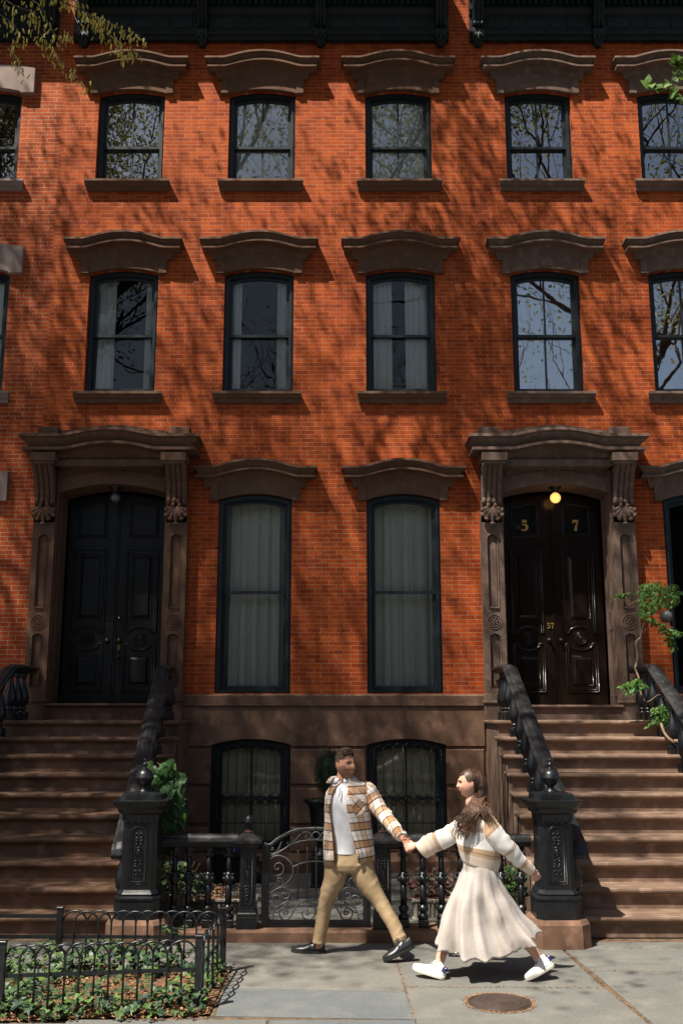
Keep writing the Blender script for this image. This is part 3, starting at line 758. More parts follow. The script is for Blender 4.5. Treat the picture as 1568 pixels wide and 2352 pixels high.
# ------------------------------------------------------------------ ground, pavement, courtyard
def flat(name, polys, m, z, th=0, loc=None):
    mb = MB()
    for p in polys:
        if th: mb.rings([[(x, y, z-th) for x, y in p], [(x, y, z-.004) for x, y in p], [(x+( .004 if x < sum(q[0] for q in p)/len(p) else -.004), y+(.004 if y < sum(q[1] for q in p)/len(p) else -.004), z) for x, y in p]], True, False)
        else: mb.add([(x, y, z) for x, y in p], [tuple(range(len(p)))])
    return struct(mb.build(name, m))
def math_mul(nt, a, k):
    n = N(nt, 'ShaderNodeMath', operation='MULTIPLY'); L(nt, a, n.inputs[0]); n.inputs[1].default_value = k; return n.outputs[0]
def slab_mat(name, a, b, c):
    m = mat(name, a, b, scale=1.3, rough=.78, spec=.3, bumps=((90, .35, .003), (5, .25, .006)), c3=c, s3=3.5, lo=.3, hi=.7)
    nt = m.node_tree; bs = nt.nodes['Principled BSDF']; src = bs.inputs['Base Color'].links[0].from_socket
    co = N(nt, 'ShaderNodeTexCoord').outputs['Object']
    f = ramp(nt, noi(nt, co, 45, 4, .7), [(.32, (.78, .78, .78)), (.68, (1.2, 1.2, 1.2))])
    c_ = mixc(nt, .8, src, f.outputs[0], 'MULTIPLY')
    s = ramp(nt, noi(nt, co, 2.3, 6, .75), [(.58, (0, 0, 0)), (.75, (.5, .5, .5))]); c_ = mixc(nt, s.outputs[0], c_, (.075, .068, .058))
    vo = N(nt, 'ShaderNodeTexVoronoi'); vo.inputs['Scale'].default_value = 5.5; L(nt, co, vo.inputs['Vector'])
    gs = ramp(nt, vo.outputs['Distance'], [(.045, (1, 1, 1)), (.075, (0, 0, 0))]); c_ = mixc(nt, math_mul(nt, gs.outputs[0], .45), c_, (.05, .047, .042))
    L(nt, c_, bs.inputs['Base Color']); return m
M['slabA'] = slab_mat('warm_bluestone', (.175, .167, .147), (.130, .126, .112), (.21, .198, .175))
M['slabB'] = slab_mat('blue_bluestone', (.135, .145, .146), (.103, .113, .115), (.16, .16, .15))
M['slabC'] = slab_mat('grey_bluestone', (.160, .158, .142), (.122, .123, .112), (.18, .175, .155))
flat('ground', [[(-60, -60), (60, -60), (60, 60), (-60, 60)]], 'asphalt', -.16)
flat('bedding', [[(-30, 4.6), (30, 4.6), (30, 9.9), (-30, 9.9)]], 'joint', -.010)
g = .005
def q(x0, x1, y0, y1): return [(x0+g, y0+g), (x1-g, y0+g), (x1-g, y1-g), (x0+g, y1-g)]
A = [[(-.90, 8.285), (.485, 8.165), (.455, 9.76), (-1.06, 9.83), (-1.05, 8.80), (-.9, 8.78)], [(-4.2, 8.98), (-1.075, 8.98), (-1.075, 9.83), (-4.2, 9.83)], q(3.7, 5.6, 8.3, 9.8)]
B = [[(-.885, 7.555), (.505, 7.475), (.488, 8.150), (-.90, 8.268)], q(-5.9, -4.2, 7.5, 9.8), q(-.50, .52, 6.5, 7.45), q(5.6, 7.5, 7.2, 9.8)]
Cc = [[(.475, 8.325), (2.02, 8.245), (1.965, 9.76), (.472, 9.76)], [(.508, 6.9), (2.13, 6.9), (2.04, 8.225), (.49, 8.305)], [(2.055, 8.79), (3.69, 8.76), (3.69, 9.8), (1.985, 9.8)], [(2.145, 7.2), (3.69, 7.2), (3.69, 8.74), (2.06, 8.77)],
     q(3.7, 5.6, 6.9, 8.3), q(-1.9, -.51, 6.5, 7.46), q(-3.3, -1.9, 6.5, 7.38), q(-5.2, -3.3, 6.5, 7.35)]
for i in range(12):
    x = -12+i*2.1; (A if i % 3 == 0 else B if i % 3 == 1 else Cc).append(q(x, x+2.1, 4.95, 6.5))
Cc += [q(.52, 2.13, 6.5, 6.9), q(2.13, 3.7, 6.5, 7.2), q(3.7, 5.6, 6.5, 6.9), q(5.6, 7.5, 6.5, 7.2), q(7.5, 9.5, 6.5, 9.8), q(9.5, 13, 6.5, 9.8), q(-8, -5.9, 6.5, 9.8), q(-12, -8, 6.5, 9.8)]
flat('sidewalk', A, 'slabA', 0, .05); flat('sidewalk', B, 'slabB', 0, .05); flat('sidewalk', Cc, 'slabC', 0, .05)
mb = MB(); x = -14
while x < 14: mb.box(x, x+1.8, 4.75, 4.94, -.3, .0, bev=.012); x += 1.81
struct(mb.build('street_kerb', 'slabC'))
CY = [[(-2.0+i*1.0+g, y0+g), (-2.0+(i+1)*1.0-g, y0+g), (-2.0+(i+1)*1.0-g, y1-g), (-2.0+i*1.0+g, y1-g)] for i in range(4) for y0, y1 in ((10.17, 11.3), (11.3, 12.6), (12.6, 13.84))]
flat('courtyard_bedding', [[(-12, 9.9), (12, 9.9), (12, 14.2), (-12, 14.2)]], 'joint', -.012)
flat('courtyard_paving', CY+[q(4.3, 8.2, 10.17, 13.84), q(-10, -4.6, 10.17, 13.84)], 'slabC', -.002, .04)
mb = MB()
mb.rings([[(x, y, z) for y, z in ((9.78, -.01), (9.78, .085), (9.795, .10), (10.16, .10), (10.16, -.01))] for x in (-1.66, 1.76)], True, False)
struct(mb.build('courtyard_kerb', 'brownstone'))
# loose grit and seeds along the joints and wall foot
mb = MB()
for i in range(800):
    r = random.random()
    if r < .25: x, y = random.uniform(.48, 2.0), 8.28+random.gauss(0, .012)
    elif r < .45:
        t = random.random(); x, y = .455+.055*t+random.gauss(0, .01), 9.7-2.3*t
    elif r < .65:
        t = random.random(); x, y = 1.975+.13*t+random.gauss(0, .012), 9.6-2.3*t
    elif r < .75: x, y = random.uniform(2.0, 3.6), 8.77+random.gauss(0, .01)
    elif r < .9: x, y = random.uniform(2.2, 4.4), 9.60+abs(random.gauss(0, .03))*-1
    else: x, y = random.uniform(-1.0, 2), 9.775-abs(random.gauss(0, .03))
    a = random.uniform(0, pi); l = random.uniform(.004, .012); w = l*.5; c_, s_ = cos(a), sin(a); z = .002
    mb.add([(x-c_*l, y-s_*l, z), (x+s_*w, y-c_*w, z+.003), (x+c_*l, y+s_*l, z), (x-s_*w, y+c_*w, z+.004)], [(0, 1, 2, 3)])
o = mb.build('grit', M['dryleaf']); o['kind'] = 'stuff'; o['label'] = 'orange grit and seed husks lying in the paving joints'

# manhole cover
t = MB(); mc = (1.157, 7.855)
t.lathe([(.232, 0), (.232, .006), (.222, .008), (.222, .004), (.215, .004), (.212, .010), (.001, .010)], (mc[0], mc[1], .0), 48, smooth=False)
for r in (.06, .11, .16, .2): t.tube([(mc[0]+r*cos(2*pi*i/40), mc[1]+r*sin(2*pi*i/40), .010) for i in range(40)], .003, 4, closed=True)
M['manhole'] = mat('rusty_brown_cover', (.075, .050, .040), (.050, .034, .028), scale=9, rough=.6, metal=.3, bumps=((60, .5, .004),))
tag(t.build('manhole_cover', 'manhole', None, loc=(mc[0], mc[1], 0)), 'round rust-brown iron cover set in the pavement below the woman', 'manhole cover')
mb = MB()
for i in range(700):
    a = random.uniform(0, 2*pi); r = .238+abs(random.gauss(0, .018)); x, y = mc[0]+r*cos(a), mc[1]+r*sin(a); l = random.uniform(.004, .010); b = random.uniform(0, 6)
    mb.add([(x+l*cos(b+k*2.1), y+l*sin(b+k*2.1), .0025+.002*k) for k in range(3)], [(0, 1, 2)])
o = mb.build('sand', 'dryleaf'); o['kind'] = 'stuff'; o['label'] = 'orange sand collected in a ring round the iron cover'

# ------------------------------------------------------------------ stoops
STEP = [(12.88-(10-k)*.325, k*.198) for k in range(1, 11)]      # (nosing y, tread z)
def stoop(x0, x1, m, label, widen=0):
    t = thing('stoop', ((x0+x1)/2, 11.4, 0), label, 'front steps', 'brownstone stoops up to the doors')
    for k in range(10):
        y, z = STEP[k]; yn = STEP[k+1][0] if k < 9 else F-.05
        w = widen*(9-k)/9; a, b = x0-w, x1+w
        mb = MB()
        mb.box(a+.03, b-.03, y+.045, yn+.10, 0, z-.055)
        # cove under the nosing, rounded nosing, returned round the sides
        pr = [(.045, -.085), (.030, -.06), (.006, -.052), (-.004, -.042), (-.008, -.026), (-.002, -.008), (.012, 0)]
        n = len(pr); rs = []
        for d, dz in pr:
            rs.append([(a+d, y+d, z+dz), (b-d, y+d, z+dz), (b-d, yn+.10, z+dz), (a+d, yn+.10, z+dz)])
        mb.rings(rs, True, False)
        # gentle wear: sub-divided top edge
        mb.build('step', m, t)
    return t
def cmx(): pass
def chs(cx, cy, z, hw, ch): return [(cx-hw+ch, cy-hw, z), (cx+hw-ch, cy-hw, z), (cx+hw, cy-hw+ch, z), (cx+hw, cy+hw-ch, z), (cx+hw-ch, cy+hw, z), (cx-hw+ch, cy+hw, z), (cx-hw, cy+hw-ch, z), (cx-hw, cy-hw+ch, z)]
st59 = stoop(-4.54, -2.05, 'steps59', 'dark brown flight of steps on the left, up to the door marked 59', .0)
st57 = stoop(1.95, 4.30, 'steps57', 'lighter brown flight of steps on the right, up to the door numbered 5 7', .0)

def vase(mb, x, y, z, h, mi=0):
    mb.box(x-.072, x+.072, y-.072, y+.072, z, z+.10, bev=.008)
    k = (h-.10)
    prof = [(.060, 0), (.060, .02), (.040, .035), (.040, .06), (.062, .075), (.062, .10), (.035, .12), (.05, .16), (.078, .24), (.086, .32), (.080, .42), (.060, .55), (.040, .68), (.030, .80), (.028, .86), (.05, .875), (.05, .90), (.034, .915), (.05, .95), (.055, 1.0)]
    mb.lathe([(r, z_*k) for r, z_ in prof], (x, y, z+.10), 16)
def railing(xt, xb, label, side):
    t = thing('stair_railing', ((xt+xb)/2, 11.4, .2), label, 'railing', 'black cast railings of the stoops')
    yt, zt_, yb, zb = 13.0, 2.66, 9.98, .88
    fx = lambda y: xb+(xt-xb)*(y-yb)/(yt-yb)
    # cap: shaped section swept down the slope with a curled foot
    path = [(13.82, 2.66), (13.3, 2.66), (13.06, 2.655), (12.95, 2.62)]
    n = 12
    for i in range(n+1): y = 12.80+(10.10-12.80)*i/n; path.append((y, zt_-.588*(13.02-y)))
    path += [(9.98, .885), (9.90, .845), (9.86, .80), (9.85, .76), (9.875, .72)]
    rs = []
    for i, (y, z) in enumerate(path):
        a = path[max(0, i-1)]; b = path[min(len(path)-1, i+1)]
        d = V((0, b[0]-a[0], b[1]-a[1])).normalized(); nn = V((0, d.z, -d.y))
        if nn.z < 0 and i < len(path)-3: nn = -nn
        if i >= len(path)-3: nn = V((0, -1, .15)).normalized() if i > len(path)-3 else V((0, -.8, .6)).normalized()
        c = V((fx(y), y, z)); X = V((1, 0, 0)); w = .092
        sec = [(-w, -.008), (-w, .012), (-.062, .022), (-.045, .035), (0, .042), (.045, .035), (.062, .022), (w, .012), (w, -.008), (.06, -.03), (.05, -.06), (-.05, -.06), (-.06, -.03)]
        rs.append([c+X*p+nn*s_ for p, s_ in sec])
    mb = MB(); mb.rings(rs, True, False); mb.build('handrail', 'iron_dull', t)
    for k in range(9):
        y, z = STEP[k]; y += .17; zr = zt_-.588*(13.02-y)-.075
        mb = MB(); vase(mb, fx(y), y, z, max(.3, zr-z)); mb.build('baluster', 'iron', t)
    for y in (13.05, 13.30, 13.55): mb = MB(); vase(mb, fx(min(y, 13.1)), y, 1.98, 2.60-1.98); mb.build('baluster', 'iron', t)
    return t
railing(-2.30, -2.09, 'black iron railing of the left stoop, behind the newel with the leafy vine', 1)
railing(-4.27, -4.40, 'black iron railing cut by the left edge beside door 59', -1)
railing(2.165, 2.235, 'black iron railing at the left of the right stoop, behind the woman', 1)
railing(4.02, 4.10, 'black iron railing overgrown with wisteria at the right edge', -1)

def newel(x, y, label, stone):
    t = thing('newel_post', (x, y, 0), label, 'newel post', 'cast iron newels at the foot of the stoops')
    mb = MB(); R = lambda z, h, c: chs(x, y, z, h, c)
    mb.rings([R(0, .275, .09), R(.20, .27, .09), R(.235, .25, .085)], True, False); mb.build('plinth', stone, t)
    mb = MB(); mb.rings([R(.235, .205, .06), R(.40, .205, .06), R(.41, .215, .06), R(.425, .215, .06), R(.44, .185, .055), R(.455, .19, .055), R(.47, .18, .05), R(.49, .168, .05)], True, False); mb.build('base', 'iron', t)
    mb = MB(); mb.rings([R(.485, .165, .045), R(1.10, .158, .045)], True, False)
    lp = niche_poly(x, .068, .56, 1.05); profile_loop(mb, lp, .010, y-.163)
    lp = niche_poly(x, .085, .54, 1.07); profile_loop(mb, lp, .006, y-.163)
    for z in (.64, .68, .93, .97):
        for s in (-1, 1): mb.tube([(x+s*.02+.018*cos(a), y-.165, z+.018*sin(a)) for a in [2*pi*i/10 for i in range(10)]], .005, 5, closed=True)
    mb.tube([(x+.032*cos(a), y-.165, .81+.055*sin(a)) for a in [2*pi*i/16 for i in range(16)]], .007, 5, closed=True)
    mb.ellip((x, y-.162, .81), V((.022, 0, 0)), V((0, .014, 0)), V((0, 0, .04)))
    for s in (-1, 1):
        for z in (.71, .74, .89, .92): mb.ellip((x+s*.018, y-.163, z), V((.014, 0, .008*s)), V((0, .010, 0)), V((0, 0, .012)), 6, 5)
    # scalloped fringe
    for k in range(5):
        xx = x-.12+.06*k; mb.ellip((xx, y-.160, 1.09), V((.026, 0, 0)), V((0, .012, 0)), V((0, 0, .022)), 8, 5)
    mb.build('shaft', 'iron', t)
    mb = MB(); mb.rings([R(1.09, .165, .045), R(1.12, .168, .045), R(1.15, .172, .045), R(1.17, .20, .05), R(1.20, .205, .05), R(1.23, .235, .055), R(1.265, .255, .06), R(1.275, .262, .06), R(1.282, .262, .06), R(1.285, .19, .05), R(1.333, .185, .05), R(1.350, .07, .02)], True, False); mb.build('cap', 'iron', t)
    mb = MB(); mb.lathe([(.062, 0), (.062, .012), (.045, .022), (.032, .04), (.034, .055), (.055, .07), (.078, .10), (.086, .125), (.090, .130), (.086, .137), (.082, .165), (.062, .195), (.035, .212), (.016, .222), (.014, .23), (.026, .245), (.026, .258), (.014, .268), (.010, .28), (.020, .292), (.020, .30), (.006, .308)], (x, y, 1.345), 20); mb.build('finial', 'iron', t)
    return t
newel(-1.87, 9.78, 'black octagonal newel with ball finial, left of the low fence beside the vine', 'brownstone')
newel(1.985, 9.78, 'black octagonal newel with ball finial on brown stone, right of the woman', 'brownstone')
newel(-4.80, 9.78, 'black newel with ball finial beyond the left edge', 'brownstone')
newel(4.45, 9.78, 'black newel with ball finial beyond the right edge', 'brownstone')

# ------------------------------------------------------------------ low courtyard fence
YF = 9.95
def small_bal(t, x, y=YF):
    mb = MB(); z0 = .10
    mb.box(x-.048, x+.048, y-.048, y+.048, z0, z0+.075, bev=.005)
    mb.lathe([(.046, .075), (.052, .09), (.052, .105), (.034, .12), (.030, .135), (.046, .15), (.050, .17), (.044, .19), (.032, .197), (.030, .205)], (x, y, z0), 16, flute=.10)
    mb.lathe([(.031, .205), (.029, .40)], (x, y, z0), 24, flute=.14)
    mb.lathe([(.030, .385), (.034, .40), (.050, .42), (.054, .44), (.044, .465), (.030, .48), (.027, .50)], (x, y, z0), 14)
    for k in range(6):
        a = pi*k/3+pi/6; mb.ellip((x+.050*cos(a), y+.050*sin(a), z0+.438), V((.014*cos(a), .014*sin(a), 0)), V((-.020*sin(a), .020*cos(a), 0)), V((0, 0, .022)), 8, 5)
        mb.ellip((x+.044*cos(a), y+.044*sin(a), z0+.478), V((.020*cos(a), .020*sin(a), .006)), V((-.010*sin(a), .010*cos(a), 0)), V((0, 0, .010)), 6, 5)
    mb.lathe([(.027, .49), (.025, .645)], (x, y, z0), 24, flute=.14)
    mb.lathe([(.026, .64), (.034, .65), (.034, .66), (.026, .67), (.03, .69), (.040, .70), (.044, .72), (.036, .735)], (x, y, z0), 14)
    for s in (-1, 1): mb.tube([(x+s*(.034+.012*cos(a)), y-.028, z0+.655+.012*sin(a)) for a in [2*pi*i/10 for i in range(10)]], .0055, 5, closed=True)
    mb.box(x-.042, x+.042, y-.042, y+.042, z0+.732, z0+.775, bev=.004)
    return mb.build('baluster', 'iron', t)
def fence_cap(x0, x1, t):
    mb = MB(); pr = [(-.085, .870), (-.09, .885), (-.085, .905), (-.06, .915), (-.05, .935), (0, .945), (.05, .935), (.06, .915), (.085, .905), (.09, .885), (.085, .870), (.045, .868), (.04, .83), (-.04, .83), (-.045, .868)]
    mb.rings([[(x, YF+p, z) for p, z in pr] for x in (x0, x1)], True, False); mb.build('top_rail', 'iron_dull', t)
def fpost(x, t):
    y = YF; mb = MB(); R = lambda z, h: chs(x, y, z, h, .004)
    mb.rings([R(.10, .098), R(.205, .098), R(.208, .094), R(.235, .094), R(.245, .085), R(.262, .082), R(.265, .074), R(.28, .072), R(.85, .072)], True, False)
    profile_loop(mb, [(x-.046, .32), (x+.046, .32), (x+.046, .82), (x-.046, .82)], .007, y-.073)
    mb.tube([(x+.028*cos(a), y-.076, .56+.055*sin(a)) for a in [2*pi*i/18 for i in range(18)]], .006, 5, closed=True); mb.ellip((x, y-.074, .56), V((.018, 0, 0)), V((0, .010, 0)), V((0, 0, .043)))
    for s in (-1, 1):
        for i in range(4):
            z = .56+s*(.085+.028*i); w = .024-.003*i
            for e in (-1, 1): mb.ellip((x+e*w*.6, y-.076, z), V((w*.6, 0, e*s*.012)), V((0, .009, 0)), V((-e*s*.004, 0, .010)), 7, 5)
        mb.ellip((x, y-.076, .56+s*.205), V((.010, 0, 0)), V((0, .009, 0)), V((0, 0, .02)), 7, 5)
    p = mb.build('post', 'iron', t)
    mb = MB(); mb.rings([R(.83, .10), R(.865, .10), R(.872, .135), R(.898, .135), R(.905, .122), R(.912, .120), R(.955, .045)], True, False); mb.build('post_cap', 'iron_dull', p)
    mb = MB(); mb.lathe([(.042, 0), (.042, .02), (.03, .022)], (x, y, .953), 16); mb.build('rusty_collar', 'rust', p)
    return p
def fence(xp, x0, x1, bal, label):
    t = thing('iron_fence', ((x0+x1)/2, YF, .1), label, 'fence', 'low cast iron fences in front of the courtyard')
    fence_cap(x0, x1, t); p = fpost(xp, t)
    for b in bal: small_bal(t, b)
    return t, p
t, p = fence(-.886, -1.74, -.98, [-1.584, -1.447, -1.262, -1.07], 'low black iron fence left of the gate, its post topped with a ball')
mb = MB(); mb.lathe([(.03, 0), (.018, .01), (.022, .04), (.035, .055), (.048, .08), (.052, .085), (.047, .095), (.044, .12), (.028, .142), (.005, .150)], (-.886, YF, .968), 18); mb.build('finial', 'iron', p)
t, p = fence(.395, .49, 1.80, [.587, .771, .947, 1.13, 1.32, 1.515, 1.70], 'low black iron fence right of the gate, behind the joined hands')
mb = MB(); mb.lathe([(.022, 0), (.022, .012), (.008, .02), (.008, .03)], (.395, YF, .97), 12); mb.build('bolt', 'iron', p)

# ------------------------------------------------------------------ gate
G = zoomer(960, 3050, 3.136)
def cr(pts, k=6, closed=False):
    P = [V(p) for p in pts]; out = []; n = len(P)
    for i in range(n-1):
        a, b, c, d = P[max(i-1, 0)], P[i], P[i+1], P[min(i+2, n-1)]
        for j in range(k):
            t = j/k; out.append(.5*((2*b)+(c-a)*t+(2*a-5*b+4*c-d)*t*t+(3*b-a-3*c+d)*t**3))
    out.append(P[-1]); return out
gt = thing('garden_gate', (-.23, YF, .09), 'low wrought iron gate with scrolls and an arched top, behind the man\'s legs', 'gate')
def gp(x, y): return G(x, y, YF)
AX = gp(705, 600).x
def both(pts, r, mb, mirror=True, k=6):
    c = cr([gp(x, y) for x, y in pts], k)
    mb.tube(c, r, 6)
    if mirror: mb.tube([V((2*AX-p.x, p.y, p.z)) for p in c], r, 6)
mb = MB()
top = [(95, 352), (130, 372), (175, 363), (240, 310), (330, 255), (430, 210), (530, 187), (705, 178)]
both(top, .013, mb); both([(x, y+16) for x, y in top[1:]], .009, mb)
mb.build('arched_rail', 'gate', gt)
mb = MB()
for x in (75, 118):
    a = gp(x, 1350 if x == 75 else 1300); z1 = gp(x, 365).z
    for s in (0, 1):
        xx = a.x if not s else 2*AX-a.x
        w = .016 if x == 75 else .022
        mb.box(xx-w, xx+w, YF-w, YF+w, .09 if x == 75 else .12, z1, bev=.003)
zb = gp(300, 1272).z; mb.box(gp(120, 0).x, 2*AX-gp(120, 0).x, YF-.012, YF+.012, zb-.018, zb+.012); mb.box(gp(120, 0).x, 2*AX-gp(120, 0).x, YF-.008, YF+.008, zb-.05, zb-.02)
mb.build('gate_frame', 'iron', gt)
mb = MB()
for x in (490, 598, 705): 
    for s in ((0, 1) if x != 705 else (0,)):
        b = gp(x, 1025); tp = gp(x, 430 if x == 490 else 398); xx = b.x if not s else 2*AX-b.x
        m_ = MB(); m_.tube([(xx, YF, b.z), (xx, YF, tp.z-.03), (xx, YF, tp.z-.02), (xx, YF, tp.z)], [.008, .008, .010, .001], 8); m_.build('picket', 'gate', gt)
both([(470, 1027), (705, 1027)], .009, mb, k=1)
for pts in ([(150, 498), (215, 490), (300, 440), (420, 370), (530, 332), (640, 320), (705, 318)],
    [(430, 635), (500, 605), (590, 578), (705, 568)],
    [(170, 545), (200, 515), (270, 500), (350, 530), (410, 590), (435, 650), (430, 720), (400, 780), (340, 840), (300, 870), (220, 905), (170, 950), (140, 1010), (150, 1060), (190, 1100), (230, 1110), (270, 1090), (290, 1040), (280, 990), (240, 970), (205, 985), (200, 1020), (220, 1045), (240, 1030)],
    [(145, 690), (180, 725), (235, 738), (290, 725), (322, 680), (318, 625), (280, 590), (235, 600), (220, 640), (245, 668), (270, 650), (262, 635)],
    [(272, 805), (250, 795), (258, 768), (300, 775), (318, 820), (300, 870)],
    [(300, 880), (350, 880), (390, 920), (395, 970), (360, 1005), (315, 1000), (300, 960), (325, 940), (350, 955), (345, 970)],
    [(375, 1035), (330, 1060), (280, 1090), (240, 1130), (210, 1180)], [(375, 1035), (340, 1105), (290, 1140), (225, 1172)],
    [(345, 1192), (322, 1180), (330, 1155), (360, 1160), (368, 1190), (340, 1195)],
    [(368, 1190), (372, 1150), (340, 1122), (290, 1128), (272, 1165), (280, 1215), (310, 1250), (370, 1250), (410, 1215), (440, 1150), (480, 1090), (530, 1050), (600, 1040), (660, 1070), (690, 1130), (700, 1170)],
    [(695, 1170), (680, 1220), (630, 1250), (570, 1240), (540, 1190), (555, 1155), (600, 1145), (620, 1180), (600, 1200), (580, 1180)],
    [(150, 470), (190, 482), (240, 460), (270, 410), (300, 340)], [(150, 465), (180, 430), (198, 432), (198, 410), (182, 408)],
    [(430, 360), (470, 310), (530, 245)], [(378, 340), (370, 360), (395, 378), (428, 350), (430, 310), (405, 280)],
    [(540, 232), (600, 225), (645, 250), (640, 300), (600, 312), (575, 290), (590, 268), (605, 282)], [(440, 990), (425, 1005), (430, 1022), (450, 1025)]):
    both(pts, .0075, mb)
for cx_, cy_, r_ in ((172, 1215, 36), (705, 268, 46)): both([(cx_+r_*cos(a), cy_+r_*sin(a)) for a in [2*pi*i/12 for i in range(13)]], .0075, mb, mirror=cx_ < 600, k=3)
mb.build('scrollwork', 'gate', gt)

# ------------------------------------------------------------------ tree pit and its hooped fence
PB = [(-2.39, 7.50), (-1.03, 7.69), (-.97, 8.72), (-2.33, 8.75)]
def hoop_panel(a, b, label, posts, hoops=True, tape=False):
    A_, B_ = V((*a, 0)), V((*b, 0)); d = (B_-A_); Ln = d.length; u = d/Ln
    t = thing('hoop_fence', A_+d*.5, label, 'tree guard fence', 'hooped iron panels round the planted bed')
    P = lambda s, z: A_+u*s+V((0, 0, z))
    for s in posts:
        mb = MB(); c = A_ if s == 0 else B_; w = .022
        mb.box(c.x-w, c.x+w, c.y-w, c.y+w, 0, .49); mb.box(c.x-.028, c.x+.028, c.y-.028, c.y+.028, .49, .505, bev=.004); mb.build('post', 'iron', t)
    mb = MB(); mb.bar(P(0, .27), P(Ln, .27), .010, .026); mb.build('rail', 'iron', t)
    if hoops:
        n = round((Ln-.04)/.1); sp = (Ln-.04)/n
        for i in range(n-1):
            mb = MB(); x0 = .02+sp*i; off = u.cross(V((0, 0, 1)))*(.011 if i % 2 else -.011)
            pts = [P(x0, .0)+off, P(x0, .20)+off]+[P(x0+sp-sp*cos(pi*j/10), .37+.10*sin(pi*j/10))+off for j in range(11)]+[P(x0+2*sp, .20)+off, P(x0+2*sp, .0)+off]
            mb.tube(pts, .0080, 6); mb.build('hoop', 'iron', t)
    else:
        mb = MB(); mb.bar(P(0, .43), P(Ln, .43), .012, .03); mb.build('rail', 'iron', t)
        if tape:
            s = Ln*.27; mb = MB(); c = P(s, .43); mb.box(c.x-.035, c.x+.035, c.y-.018, c.y+.018, .405, .452); mb.build('tape', M['tape'], t)
    return t
M['tape'] = mat('yellow_tape', (.55, .52, .12), (.45, .42, .10), rough=.5)
hoop_panel(PB[0], PB[1], 'front panel of black hoops, ivy spilling underneath it onto the pavement', (0, 1))
hoop_panel(PB[1], PB[2], 'short end panel of black hoops at the right of the ivy bed', ())
hoop_panel(PB[3], PB[2], 'back panel of black hoops between the ivy bed and the left newel', (0, 1))
hoop_panel(PB[3], (-5.4, 8.8), 'straight black bars with a scrap of yellow tape, left of the back hoops', (), hoops=False, tape=True)
hoop_panel((-5.4, 7.4), (PB[0][0]-.03, PB[0][1]), 'black hoop panel running out of the picture at the left', ())
flat('planting_bed', [[(-5.4, 7.37), (-2.4, 7.40), (-.93, 7.56), (-.93, 8.78), (-1.08, 8.96), (-5.4, 8.96)]], 'mulch', .004)
# ------------------------------------------------------------------ planting
def leaf_shape(kind):
    if kind == 'ivy': return [(0, 0), (.30, -.12), (.55, .05), (.35, .25), (.48, .55), (.18, .52), (0, 1.0), (-.18, .52), (-.48, .55), (-.35, .25), (-.55, .05), (-.30, -.12)]
    if kind == 'heart': return [(0, 0), (.22, -.12), (.42, .0), (.45, .25), (.28, .6), (0, 1.05), (-.28, .6), (-.45, .25), (-.42, .0), (-.22, -.12)]
    if kind == 'catkin': return [(0, 0), (.13, .3), (.12, .75), (0, 1), (-.12, .75), (-.13, .3)]
    if kind == 'oval': return [(0, 0), (.2, .3), (.2, .65), (0, 1), (-.2, .65), (-.2, .3)]
    return [(0, 0), (.3, .5), (0, 1), (-.3, .5)]
def leaf(mb, p, d, n, s, kind='ivy', fold=.15, droop=.2, rnd=random):
    """p stem point, d direction of the tip, n upper normal"""
    d = V(d).normalized(); n = V(n); n = (n-d*n.dot(d))
    if n.length < 1e-3: n = V((0, 0, 1)).cross(d).cross(d)
    n.normalize(); r = d.cross(n); pts = []
    for x, y in leaf_shape(kind): pts.append(V(p)+r*(x*s)+d*(y*s)+n*((-abs(x)*fold*-1-droop*y*y)*s))
    c = V(p)+d*(s*.35)-n*(.02*s)
    b = mb.add([c]+pts, [(0, i+1, (i+1) % len(pts)+1) for i in range(len(pts))])
def rv(a=1): return V((random.gauss(0, a), random.gauss(0, a), random.gauss(0, a)))
mb = MB(); cnt = 0
while cnt < 2700:
    x = random.uniform(-3.4, -.95); y = random.uniform(7.38, 8.92)
    fx = -2.39; yfront = 7.50+(x+2.39)*.14
    dens = 0
    if y < yfront+.16 and y > yfront-.16: dens = 1
    elif y > 8.5: dens = .85
    elif x < -2.2: dens = .8
    else: dens = .08+(.22 if noise.noise(V((x*2.2, y*2.2, 3))) > .12 else 0)
    if x > -1.08 and y > yfront+.1: dens = max(dens, .55)
    if random.random() > dens: continue
    h = .05+.13*max(0, .5+noise.noise(V((x*3, y*3, 7))))*(1 if dens > .5 else .5)
    if y > 8.5 and x < -1.75: h += .08
    z = random.uniform(.015, h+.02)
    a = random.uniform(0, 2*pi); s = random.uniform(.03, .07)
    leaf(mb, (x, y, z), (cos(a), sin(a)-.3, random.uniform(-.5, .1)), V((random.gauss(0, .35), -.35+random.gauss(0, .3), 1)), s, 'ivy'); cnt += 1
for i in range(60):      # a few runners standing up at the back
    x = random.uniform(-2.2, -1.2); y = 8.8+random.uniform(-.1, .1); z = random.uniform(.1, .28)*(1.2 if abs(x+1.35) < .12 else .8)
    a = random.uniform(0, 2*pi); leaf(mb, (x, y, z), (cos(a), sin(a), -.2), (0, -.6, 1), random.uniform(.05, .09), 'ivy')
o = mb.build('ivy', 'leaf_ivy'); o['kind'] = 'stuff'; o['label'] = 'glossy green ivy spilling through the hooped fence'
mb = MB()
for i in range(2600):
    x = random.uniform(-3.4, -.93); y = random.uniform(7.40, 8.9) if random.random() < .8 else 7.48+(x+2.39)*.14+random.gauss(0, .06)
    a = random.uniform(0, 2*pi); leaf(mb, (x, y, .008+random.random()*.02), (cos(a), sin(a), random.uniform(-.3, .5)), rv(.5)+V((0, 0, 1)), random.uniform(.015, .045), 'oval', fold=.4)
o = mb.build('leaf_litter', 'dryleaf'); o['kind'] = 'stuff'; o['label'] = 'dry brown leaves and chips on the planted bed'

